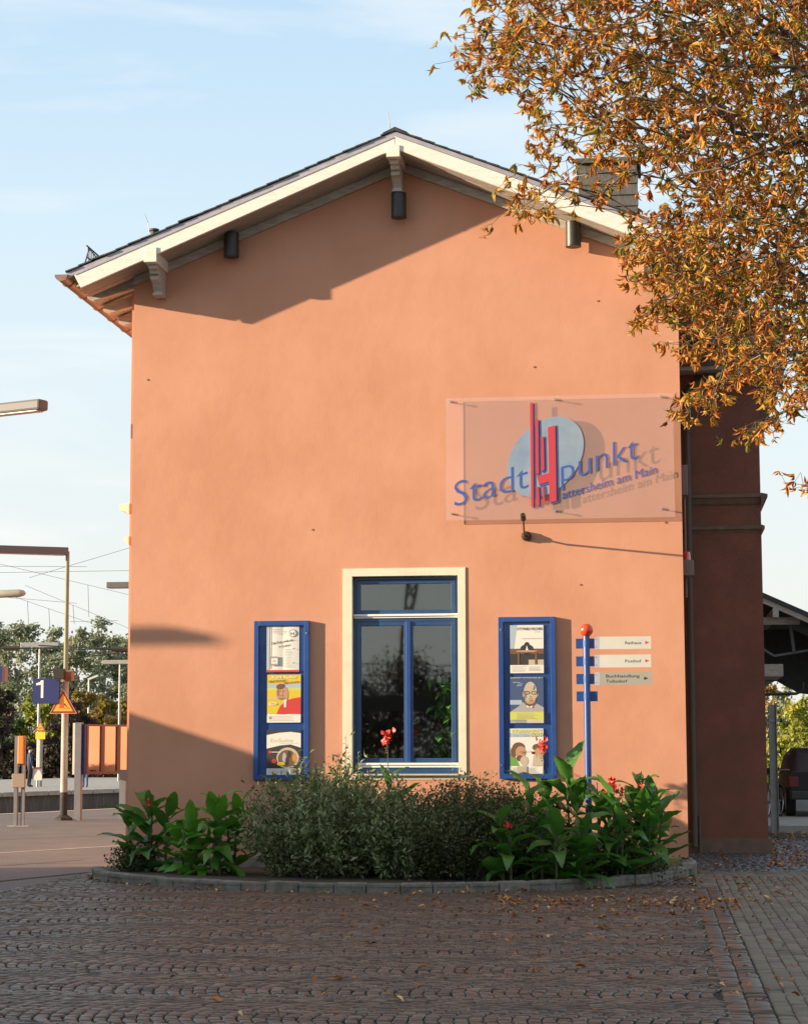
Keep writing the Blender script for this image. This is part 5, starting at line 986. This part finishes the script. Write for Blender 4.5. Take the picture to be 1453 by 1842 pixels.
# ================================================================== PLANTS IN THE BED
def blade(L_, w, bend, twist, fold, segs=7):
    """broad canna leaf along +x from the origin, lifting then arching over"""
    vs = []; fs = []; x = z = 0; ang = .55
    for i in range(segs+1):
        t = i/segs; ww = w*.86*math.sin(math.pi*min(t*.97+.03, 1)**.78)**.95*(1 if t < .999 else 0)+.003
        tw = twist*t; c, s = math.cos(tw), math.sin(tw); ripple = .012*math.sin(t*14+twist*9)
        for k, sd in enumerate((-1, -.5, 0, .5, 1)):
            yy = sd*ww; zz = fold*abs(yy)+(ripple if abs(sd) == 1 else 0); vs.append((x-math.sin(ang)*zz*.3, yy*c-zz*s, z+yy*s+zz*c))
        x += L_/segs*math.cos(ang); z += L_/segs*math.sin(ang); ang -= bend/segs
    for i in range(segs):
        for k in range(4): fs.append((i*5+k, i*5+k+1, i*5+k+6, i*5+k+5))
    return vs, fs
BL = {}
for mname in ('canna', 'canna2'):
    BL[mname] = []
    for L_, w, bend, tw, fold in ((.46, .085, 1.3, .3, .35), (.52, .10, .7, -.4, .3), (.40, .08, 2.0, .5, .4), (.56, .095, 1.7, -.2, .25), (.48, .10, .2, .2, .5), (.36, .065, 1.0, -.6, .35)):
        vs, fs = blade(L_, w, bend, tw, fold); me = bpy.data.meshes.new('leaf'); me.from_pydata(vs, [], fs); me.polygons.foreach_set('use_smooth', [True]*len(fs)); me.materials.append(MT[mname]); me.update(); BL[mname].append(me)
tvp, tfp = leaf_tpl(3, .22, 1.2, .1, .5)
def canna(x, y, h, n, label, m='canna', flower=None, lean=0., sc=1., top=True, seed=0, stems=1, group='canna lilies in the planting bed'):
    R = random.Random(seed*77+int(x*100)); o = empty('canna_lily', (x, y, .06), label, 'canna lily', group)
    for si in range(stems):
        ox, oy = (0, 0) if si == 0 else (R.uniform(-.14, .14), R.uniform(-.1, .1)); hh = h*(1 if si == 0 else R.uniform(.6, .85))
        ln = lean+R.uniform(-.06, .06); T = lambda t: Vector((x+ox+ln*t*t*hh, y+oy-.05*t, .06+hh*t))
        q = MB(); q.tube([T(t) for t in (0, .3, .6, .85, .97)], [.017, .015, .012, .009, .006], 7); q.build('stem', 'stem', o, smooth=True)
        nn = n if si == 0 else max(3, int(n*.6)); az = R.uniform(0, 6.28)
        nn = int(nn*1.6)+1
        for k in range(nn):
            t = .04+.80*(k/(max(nn-1, 1)))**.95; az += 2.4+R.uniform(-.4, .4); me = R.choice(BL[m]); lf = bpy.data.objects.new('leaf', me); COL.objects.link(lf); lf.parent = o
            lf.location = T(t)-Vector((x, y, .06)); s = sc*R.uniform(1.0, 1.4)*(1-.22*t) if k < nn-1 else sc*1.0
            up = -.25+1.05*t+R.uniform(-.25, .2); lf.rotation_euler = (R.uniform(-.35, .35), -up*.85, az); lf.scale = (s, s*R.uniform(1.0, 1.3), s)
    tp = T(.97)
    if flower:
        q = MB(); fh = flower[1]; e = Vector((tp.x+R.uniform(-.03, .03), tp.y-.02, tp.z+fh)); q.tube([T(.9), tp, (tp+e)/2+Vector((.012, 0, 0)), e], [.006, .005, .004, .003], 6); q.build('flower_stalk', 'stem', o)
        npet = 30 if flower[0] == 'full' else 10; sp_ = .075 if flower[0] == 'full' else .045
        P = np.array([[e.x+rng.normal(0, sp_*.42), e.y+rng.normal(0, sp_*.4), e.z+rng.uniform(-.5, .5)*sp_*2.2] for _ in range(npet)]); D = unit(npet)*.8+np.array([0, -.3, .7])
        V, Fc, r = scatter(tvp, tfp, P, D, unit(npet), rng.uniform(.05, .09, npet)*(1 if flower[0] == 'full' else .7), wid=1.5); npmesh('flower', V, Fc, 'petal', o, None, True)
        q = MB()
        for k in range(6): a = R.uniform(0, 6.28); q.ball((e.x+.014*math.cos(a), e.y+.014*math.sin(a), e.z-.16+.028*k+(.12 if flower[0] != 'full' else 0)), .010, 6)
        q.build('seed_pods', 'brownbox', o)
def bedx(px, py, y): return W(px, py, y)[0]
spec = [ # px at stem, y, height, leaves, mat, flower, label, lean, scale, stems
 (268, -.95, .92, 8, 'canna', ('bud', .12), 'dark green canna at the left end of the bed, with a bare flower stalk', .02, .95, 2),
 (240, -.85, .78, 6, 'canna', None, 'dark broad leaved canna leaning left over the bed edge', -.12, .85, 1),
 (298, -1.0, .80, 7, 'canna', None, 'dark canna close to the bright green ones', .05, .8, 1),
 (345, -1.6, .66, 9, 'canna2', None, 'bright green canna, leftmost and low over the kerb', -.1, .8, 2),
 (385, -1.7, .98, 10, 'canna2', None, 'tallest bright green canna near the left poster case', .03, .85, 2),
 (422, -1.5, .88, 9, 'canna2', None, 'bright green canna touching the grey green shrub', .05, .78, 2),
 (330, -1.3, .60, 8, 'canna2', None, 'short bright green canna in front of the dark one', -.05, .75, 1),
 (703, -1.0, 1.30, 6, 'canna', ('full', .34), 'single canna in front of the window with a red flower spike', .0, .92, 1),
 (905, -2.75, .75, 8, 'canna', ('bud', .10), 'low canna at the front of the dark shrub with small red buds', -.05, .85, 2),
 (958, -2.2, 1.15, 9, 'canna', None, 'tall canna under the right poster case, without flowers', -.03, .85, 2),
 (985, -1.5, 1.22, 9, 'canna', ('full', .32), 'canna with the biggest red flowers in front of the right poster case', -.02, .82, 1),
 (1025, -1.5, 1.42, 10, 'canna', None, 'tallest broad leaved canna left of the signpost', .0, .95, 2),
 (1078, -1.6, 1.12, 10, 'canna', ('full', .12), 'canna right of the signpost with a loose red flower', .02, .85, 2),
 (1110, -2.0, 1.0, 10, 'canna', None, 'leafy canna low in the middle of the right clump', .0, .85, 2),
 (1140, -1.2, 1.25, 10, 'canna', ('bud', .16), 'canna in the right clump with a thin dark seed head', .03, .85, 2),
 (1165, -1.5, 1.12, 10, 'canna', ('bud', .20), 'canna with pale red buds leaning right at the end of the bed', .08, .85, 2),
 (1185, -1.0, .92, 9, 'canna', None, 'outermost canna by the right wall corner, leaves drooping', .06, .8, 2),
 (1050, -2.5, .72, 9, 'canna', None, 'low canna near the kerb below the signpost', .0, .85, 2),
 (1000, -2.7, .72, 8, 'canna', None, 'low dark canna by the kerb under the right case', .0, .85, 1),
 (935, -1.6, .95, 8, 'canna', None, 'canna rising out of the dark shrub', -.04, .8, 1)]
for k, (px, y, h, n, m, fl, lab, ln, sc, st) in enumerate(spec): canna(bedx(px, 1560, y), y, h, n, lab, m, fl, ln, sc, seed=k, stems=st)
# shrubs: many stems, small leaves set along them
def shrub(name, label, cx, cy, rx, ry, h, nst, per, m, lsize, twigm='twig', shape=1., spread=.5, droop=0., top=None):
    o = empty(name, (cx, cy, .06), label, 'shrub'); segV = []; q = MB(); P = []; D = []
    for i in range(nst):
        a = rng.uniform(0, 2*math.pi); r0 = math.sqrt(rng.random()); bx = cx+rx*.55*r0*math.cos(a); by = cy+ry*.5*r0*math.sin(a)
        ex = cx+rx*r0*math.cos(a)*rng.uniform(.8, 1.1); ey = cy+ry*r0*math.sin(a)*rng.uniform(.8, 1.05)
        hh = h*(1-shape*.42*r0**2.4)*rng.uniform(.5, 1.06) if rng.random() > .12 else h*rng.uniform(.98, 1.24)*(1-.3*r0)
        if top is not None: hh *= top(ex)
        p0 = Vector((bx, by, .06)); p2 = Vector((ex, ey, .06+hh)); p1 = (p0+p2)/2+Vector((rng.normal(0, .05), rng.normal(0, .05), hh*.08*(1-droop)))
        pts = [p0*(1-t)**2+p1*2*t*(1-t)+p2*t*t for t in np.linspace(0, 1, 5)]
        if i % 2 == 0: q.tube(pts, [.006, .005, .004, .003, .002], 3, False)
        for k in range(per):
            t = 1-(1-rng.random()**.8)*.95; c = p0*(1-t)**2+p1*2*t*(1-t)+p2*t*t; d = ((p1-p0)*(1-t)+(p2-p1)*t).normalized()
            P.append((c.x+rng.normal(0, .035), c.y+rng.normal(0, .035), c.z+rng.normal(0, .03))); w = unit(1)[0]; D.append((d.x*.7+w[0], d.y*.7+w[1], d.z*.7+w[2]-droop))
    tagst = q.build('stem', twigm, o); tagst['kind'] = 'stuff'
    P = np.array(P); D = np.array(D); P[:, 2] = np.maximum(P[:, 2], .08); n = len(P)
    tv, tf = leaf_tpl(2, .17 if m == 'greyleaf' else .3, .5, .1, .45)
    V, Fc, r = scatter(tv, tf, P, D, unit(n)+np.array([-.3, -.3, .8]), rng.uniform(.6, 1.2, n)*lsize); tag(npmesh('foliage', V, Fc, m, o, r), kind='stuff')
x = bedx(590, 1560, -1.7)
shrub('grey_shrub', 'large loose grey green shrub between the left poster case and the window', x, -1.75, 1.12, 1.15, 1.30, 380, 34, 'greyleaf', .088)
shrub('grey_shrub', 'grey green shrub billowing below the window, beside the dark one', bedx(735, 1560, -2.2), -2.0, .62, 1.1, 1.0, 200, 36, 'greyleaf', .080)
shrub('grey_shrub', 'tallest grey green shrub tip rising before the left window jamb', bedx(628, 1560, -1.0), -1.0, .45, .6, 1.48, 70, 30, 'greyleaf', .085)
shrub('dark_shrub', 'dense dark green small leaved shrub under the right half of the window', bedx(835, 1560, -2.2), -2.0, .95, 1.15, 1.12, 520, 62, 'darkleaf', .042, shape=.8)
shrub('dark_shrub', 'smaller dark shrub filling the gap behind the front cannas', bedx(930, 1560, -1.2), -1.3, .7, .8, 1.05, 200, 56, 'darkleaf', .042)
shrub('low_shrub', 'little dark round leaved shrub below the leftmost canna', bedx(243, 1560, -.9), -1.0, .32, .3, .38, 60, 26, 'darkleaf', .045)
shrub('low_shrub', 'straggly dark undergrowth beneath the right canna clump', bedx(1080, 1560, -1.6), -1.6, .95, .7, .42, 170, 30, 'darkleaf', .045)
# ================================================================== HORSE CHESTNUT (upper right)
OUT = [(850, -60), (850, 0), (885, 22), (822, 66), (815, 112), (850, 160), (915, 165), (965, 205), (950, 262), (925, 295), (930, 335), (905, 392), (945, 398), (1010, 372), (1075, 392), (1130, 385), (1112, 440), (1155, 470), (1135, 500), (1200, 520), (1165, 560), (1138, 575), (1215, 572), (1240, 600), (1200, 618), (1290, 650), (1345, 655), (1262, 690), (1215, 740), (1262, 738), (1330, 690), (1375, 690), (1395, 740), (1315, 780), (1385, 775), (1440, 735), (1480, 700), (1500, 860), (1412, 870), (1480, 900), (1620, 900), (1800, 820), (2100, 500), (2150, 100), (2000, -300), (1700, -480), (1300, -420), (980, -250)]
tr_ = empty('horse_chestnut', (5.4, -8.0, 0), 'horse chestnut with curled orange autumn leaves hanging in from the upper right', 'tree')
def sample(n, lim):
    out = []
    while len(out) < n:
        p = rng.uniform((790, -480), (2150, 905), (400, 2)); p = p[inside(p[:, 0], p[:, 1], OUT)]; f = (p[:, 0] < 1500) & (p[:, 1] > -60); p = p[f] if lim else p[~f]; out += list(p)
    return np.array(out[:n])
PXs = np.vstack([sample(3000, True), sample(1100, False)])
# thinner toward the lower and left fringe, so the sky shows through
edge = np.array([min(math.hypot(p[0]-a, p[1]-b) for a, b in OUT) for p in PXs]); keepm = rng.random(len(PXs)) < np.clip(.46+edge/110+np.clip((PXs[:, 0]-1050)/500, -.15, .4)+.25*(PXs[:, 1] > 430), 0, 1); gap = (np.hypot((PXs[:, 0]-1000)/95, (PXs[:, 1]-262)/62) < 1) & (rng.random(len(PXs)) < .55); gap |= (np.hypot((PXs[:, 0]-1165)/50, (PXs[:, 1]-355)/40) < 1) & (rng.random(len(PXs)) < .8); gap |= (np.hypot((PXs[:, 0]-1080)/100, (PXs[:, 1]-150)/50) < 1) & (rng.random(len(PXs)) < .4)
gap |= (PXs[:, 0] > 1030) & (PXs[:, 0] < 1155) & (PXs[:, 1] > 280) & (PXs[:, 1] < 385) & (rng.random(len(PXs)) < .72); gap |= (PXs[:, 1] > 640) & (rng.random(len(PXs)) < .2)
PXs = PXs[keepm & ~gap]
AT = []
for px, py in PXs:
    y = -8.6+rng.normal(0, .95); x, z = W(px, py, y); AT.append((x, y, z))
for px, py in ((885, 402), (797, 112), (800, 64), (1138, 577), (1216, 741), (1240, 735), (1316, 781), (1345, 775), (1412, 868), (1440, 850), (1262, 690), (1200, 617), (905, 330), (950, 345)):
    y = -8.7+rng.normal(0, .15); x, z = W(px, py, y); AT.append((x, y, z))
AT = np.array(AT); root = np.array([5.2, -8.0, 3.1])
dd = np.linalg.norm(AT-root, axis=1); od = np.argsort(dd); AT = AT[od]
nodes = [np.array([5.4, -8.0, 0]), np.array([5.38, -8.0, 1.6]), root, np.array([4.6, -8.2, 5.2]), np.array([3.2, -8.4, 6.9]), np.array([2.2, -8.5, 7.6]), np.array([5.3, -8.0, 6.0]), np.array([5.2, -8.1, 8.5]), np.array([3.9, -8.4, 5.6]), np.array([2.6, -8.5, 6.1])]
par = [-1, 0, 1, 2, 3, 4, 2, 6, 3, 8]; cost = [0]
for i in range(1, 10): cost.append(cost[par[i]]+np.linalg.norm(nodes[i]-nodes[par[i]]))
tips = []
for p in AT:
    N_ = np.array(nodes); d = np.linalg.norm(N_-p, axis=1); c_ = d+.42*np.array(cost)*1.0; c_[:2] = 1e9; j = int(np.argmin(c_)); m = max(1, int(d[j]/.22)); prev = j; a = N_[j]
    for k in range(1, m+1):
        t = k/m; b_ = a+(p-a)*t+(rng.normal(0, .022, 3) if k < m else 0)+np.array([0, 0, .09*d[j]*math.sin(math.pi*t)]); nodes.append(b_); par.append(prev); cost.append(cost[prev]+d[j]/m); prev = len(nodes)-1
    tips.append(prev)
N_ = np.array(nodes); par = np.array(par); wgt = np.zeros(len(N_)); wgt[tips] = 1
for i in range(len(N_)-1, 0, -1): wgt[par[i]] += wgt[i] if True else 0
rad = .0021*np.maximum(wgt, 1)**.45; rad = np.minimum(rad, .16)
# branch tubes, vectorised
ii = np.arange(3, len(N_)); a = N_[par[ii]]; b_ = N_[ii]; ra = np.minimum(rad[par[ii]], rad[ii]*1.5); rb = rad[ii]; d = b_-a; d /= np.linalg.norm(d, axis=1, keepdims=True)+1e-9
r1 = np.cross(d, np.array([.3, .2, .93])); r1 /= np.linalg.norm(r1, axis=1, keepdims=True); r2 = np.cross(d, r1); nS = 5; an_ = np.arange(nS)*2*math.pi/nS
ring = r1[:, None]*np.cos(an_)[None, :, None]+r2[:, None]*np.sin(an_)[None, :, None]
V = np.concatenate([a[:, None]+ring*ra[:, None, None], b_[:, None]+ring*rb[:, None, None]], 1); f = np.array([(k, (k+1) % nS, (k+1) % nS+nS, k+nS) for k in range(nS)])
tag(npmesh('branches', V.reshape(-1, 3), (f[None]+(np.arange(len(ii))*2*nS)[:, None, None]).reshape(-1, 4), 'bark', tr_, None, True), kind='stuff')
q = MB(); q.tube([(5.45, -8, -.05), (5.4, -8, .5), (5.38, -8, 1.6), tuple(root), (5.05, -8.05, 4.2)], [.42, .30, .25, .22, .16], 14); q.build('trunk', 'bark', tr_, smooth=True)
# palmate leaves: five to seven curled leaflets hanging from a stalk
tl_, tfl = leaf_tpl(4, .115, 1.0, .35, .58); tl2, tfl2 = leaf_tpl(4, .085, 2.0, .6, .5)
LP = []; LD = []; LS = []; LR = []; sq = MB(); tipset = np.array([t for t in tips]+[t for t in tips if rng.random() < .75]+[i for i in range(12, len(N_)) if wgt[i] < 3 and rng.random() < .22])
for t in tipset:
    base = N_[t]; out_d = base-N_[par[t]]; out_d = out_d/(np.linalg.norm(out_d)+1e-9); w = unit(1)[0]
    sd = out_d*.5+w*.75+np.array([0, 0, -.12]); sd /= np.linalg.norm(sd); ln = rng.uniform(.05, .12); h_ = base+sd*ln
    sq.tube([base, h_], [.0022, .0018], 3, False); n = int(rng.integers(4, 8)); hang = np.array([sd[0]*.55, sd[1]*.55, -.85+rng.normal(0, .4)]); col = np.clip(rng.normal(.5, .23), 0, 1)
    e1 = np.cross(hang, unit(1)[0]); e1 /= np.linalg.norm(e1); e2 = np.cross(hang/np.linalg.norm(hang), e1); sz = rng.uniform(.072, .145)
    for k in range(n):
        a_ = 2*math.pi*k/n+rng.normal(0, .2); LP.append(h_); LD.append(hang+(e1*math.cos(a_)+e2*math.sin(a_))*rng.uniform(.15, .7)); LS.append(sz*rng.uniform(.65, 1.1)); LR.append(np.clip(col+rng.normal(0, .14), 0, 1))
LP = np.array(LP); LD = np.array(LD); LS = np.array(LS); LR = np.array(LR); hf = rng.random(len(LP)) < .55
Va, Fa, ra_ = scatter(tl_, tfl, LP[hf], LD[hf], unit(int(hf.sum())), LS[hf], LR[hf]); Vb, Fb, rb_ = scatter(tl2, tfl2, LP[~hf], LD[~hf], unit(int((~hf).sum())), LS[~hf], LR[~hf])
tag(npmesh('leaves', np.vstack([Va, Vb]), np.vstack([Fa, Fb+len(Va)]), 'autumn', tr_, np.r_[ra_, rb_], False), kind='stuff')
tag(sq.build('leaf_stalks', 'stem', tr_), kind='stuff')
# fallen leaves
FL = []
def drop(n, fx): 
    for _ in range(n): FL.append(fx())
def on(px, py): return G(px, py, .008)
drop(270, lambda: on(rng.uniform(880, 1330), 1612+abs(rng.normal(0, 1))*16+rng.uniform(0, 6)))
drop(70, lambda: on(rng.uniform(620, 1250), rng.uniform(1612, 1700)))
drop(60, lambda: on(rng.uniform(250, 1400), rng.uniform(1605, 1835)))
drop(90, lambda: on(rng.uniform(1240, 1450), 1578+rng.uniform(0, 50)))
drop(30, lambda: on(rng.uniform(1300, 1453), rng.uniform(1600, 1800)))
drop(260, lambda: on(rng.uniform(1385, 1453), rng.uniform(1497, 1560))); drop(60, lambda: on(rng.uniform(1240, 1453), rng.uniform(1530, 1570)))
kk = KP[rng.integers(120, len(KP)-10, 90)]; 
for p in kk: FL.append((p[0]+rng.uniform(.0, .02), p[1]-rng.uniform(.03, .10)))
FL = np.array([(x, y, .012+rng.uniform(0, .012)) for x, y in FL]); n = len(FL); tv, tf = leaf_tpl(3, .20, 1.0, .3, .55); D = unit(n); D[:, 2] *= .25
bedm = inside(FL[:, 0], FL[:, 1], BED); FL[bedm, 2] += .065
V, Fc, r = scatter(tv, tf, FL, D, unit(n)*.5+np.array([0, 0, 1.]), rng.uniform(.035, .10, n)); V[:, 2] = np.maximum(V[:, 2], .004)
tag(npmesh('fallen_leaves', V, Fc, 'litter', None, r), 'orange and tan chestnut leaves strewn over the cobbles by the kerb', 'fallen leaves', kind='stuff')
# ================================================================== TREES
tq = np.array([(-.5, 0, 0), (0, -.1, .06), (.5, 0, 0), (0, .5, -.04), (.0, 1., 0)]); 
TQ, TF = np.array([(-.32, .45, 0), (0, 0, .05), (.32, .5, .02), (0, 1, -.05)]), np.array([(0, 1, 2, 3)])
def far_tree(x, y, h, w, m, label, leaf=.28, n=2600, dens=.5, trunk='bark', base=.12, z0=0, nb=22, group=None, puff=.16, name='tree'):
    o = empty(name, (x, y, z0), label, 'tree', group); q = MB(); q.tube([(x, y, z0-.2), (x+rng.normal(0, .15), y, z0+h*.35), (x+rng.normal(0, .3), y, z0+h*.72), (x+rng.normal(0, .4), y, z0+h*.93)], [.03*h*.6, .024*h*.6, .012*h*.6, .02], 7); q.build('trunk', trunk, o, smooth=True)
    br = MB(); C_ = []; Rr = []
    for i in range(nb):
        t = base+(1-base)*((i+.5)/nb); zz = z0+h*t; a = i*2.4+rng.uniform(-.5, .5); reach = w/2*math.sin(math.pi*min(.10+.84*t, 1))**.75*rng.uniform(.55, 1.1)
        p0 = Vector((x, y, zz-h*.10)); p1 = Vector((x+reach*math.cos(a), y+reach*math.sin(a), zz+rng.uniform(-.02, .05)*h)); br.tube([p0, (p0+p1)/2+Vector((0, 0, .03*h)), p1], [.0065*h, .004*h, .001*h], 4, False)
        for k in range(4): c = p0+(p1-p0)*rng.uniform(.45, 1.08); C_.append((c.x+rng.normal(0, .04)*w, c.y+rng.normal(0, .04)*w, c.z+rng.normal(0, .02)*h)); Rr.append(puff*w*rng.uniform(.35, 1.0)*.55)
    br.build('limbs', trunk, o); C_ = np.array(C_); Rr = np.array(Rr); k = rng.integers(0, len(C_), n); P = C_[k]+unit(n)*Rr[k][:, None]*(rng.random(n)**.45)[:, None]*np.array([1.15, 1.15, .8])
    V, Fc, r = scatter(TQ, TF, P, unit(n)+np.array([0, 0, -.3]), unit(n), leaf*rng.uniform(.6, 1.3, n), np.clip(rng.random(len(C_))[k]*.6+rng.random(n)*.5-.05, 0, 1)); tag(npmesh('crown', V, Fc, m, o, r), kind='stuff'); return o
def ft(px, pyt, pyb, wpx, y, m, label, **k):
    x, zt_ = W(px, pyt, y); s = 3700/(y+26); z0 = W(px, pyb, y)[1]; z0 = max(z0, -1.1); far_tree(x, y, zt_-z0, wpx/s, m, label, z0=z0, **k)
PO = 'loose grey green poplar behind the far platform, '
for i, (px, pt_, w, lab) in enumerate(((-10, 1128, 120, 'farthest left'), (38, 1118, 110, 'left of the blue grey T lamp'), (92, 1138, 90, 'behind the number sign'), (140, 1140, 95, 'right of the olive lamp post'), (182, 1128, 100, 'tallest one near the building'), (222, 1150, 80, 'half hidden by the building corner'), (-95, 1125, 130, 'outside the left edge'), (270, 1140, 110, 'behind the building'))):
    ft(px, pt_, 1400, w, 112+(i % 3)*7, 'treegrey', PO+lab, leaf=.27, n=6500, trunk='birch', puff=.36, nb=24, base=.10, name='poplar_tree')
for px, pt_, w, m, lab in ((190, 1252, 80, 'treeorange', 'orange tinted bushy tree above the display case'), (228, 1262, 70, 'treeorange', 'orange green tree at the building corner'), (150, 1248, 60, 'treeorange', 'ochre tree right of the warning triangle'), (58, 1268, 62, 'treeyellow', 'bright yellow green maple below the number sign'), (95, 1250, 75, 'treeyellow', 'yellow topped tree behind the olive lamp post'), (20, 1290, 70, 'treegreen', 'green tree low by the left edge')):
    ft(px, pt_, 1420, w, 97, m, lab, leaf=.24, n=4200, puff=.32, nb=18, base=.05, name='autumn_tree')
for px, pt_, w, lab in ((4, 1240, 62, 'dark copper leaved tree at the left edge'), (-40, 1235, 70, 'dark tree beyond the left edge'), (122, 1258, 74, 'dark purple brown tree behind the olive lamp post'), (158, 1290, 60, 'dark copper tree above the display case end'), (40, 1340, 60, 'dark low bush behind the navy jacket'), (92, 1330, 66, 'dark bush right of the small warning sign'), (195, 1345, 80, 'dark bush below the display case'), (235, 1340, 60, 'dark bush at the building corner')):
    ft(px, pt_, 1422, w, 93, 'treedark', lab, leaf=.24, n=3600, puff=.36, nb=18, base=.0, name='copper_tree')
for px, pt_, w, y, m, lab in ((1432, 1262, 105, 62, 'treeyellow', 'yellow green tree filling the view under the canopy'), (1480, 1240, 110, 66, 'treeyellow', 'yellow green tree cut by the right border'), (1378, 1232, 60, 80, 'treeorange', 'ochre grey tree far behind the dark post'), (1412, 1238, 60, 84, 'treegrey', 'grey tree far under the canopy edge'), (1400, 1330, 90, 58, 'treeyellow', 'low yellow green bush behind the bicycles'), (1340, 1250, 80, 78, 'treeorange', 'ochre tree hidden behind the wing')):
    ft(px, pt_, 1440, w, y, m, lab, leaf=.20, n=4200, puff=.34, nb=22, base=.0, name='autumn_tree')
# row of trees behind the camera (seen only in the window panes)
for i, (x, y, h, w, m) in enumerate(((-19, -50, 6.5, 7, 'treegreen'), (-14.5, -52, 5.6, 6, 'treegreen'), (-10, -54, 5.0, 6, 'treedark'), (-5.5, -53, 5.4, 6, 'treedark'), (-1, -50, 7.5, 6, 'treedark'), (4, -48, 7, 6, 'treegreen'), (-12, -49, 4.2, 6, 'treedark'), (-7, -49, 4.0, 6, 'treedark'))):
    far_tree(x, y, h, w, m, ['bushy tree standing behind the camera at the far left', 'green tree behind the camera left of the mast', 'dark tree behind the camera beside the mast', 'dark tree behind the camera right of the mast', 'tall dark tree behind the camera', 'green tree behind the camera on the right', 'low dark tree behind the railing on the left', 'low dark tree behind the railing in the middle'][i], leaf=.17, n=7000, puff=.40, base=0)
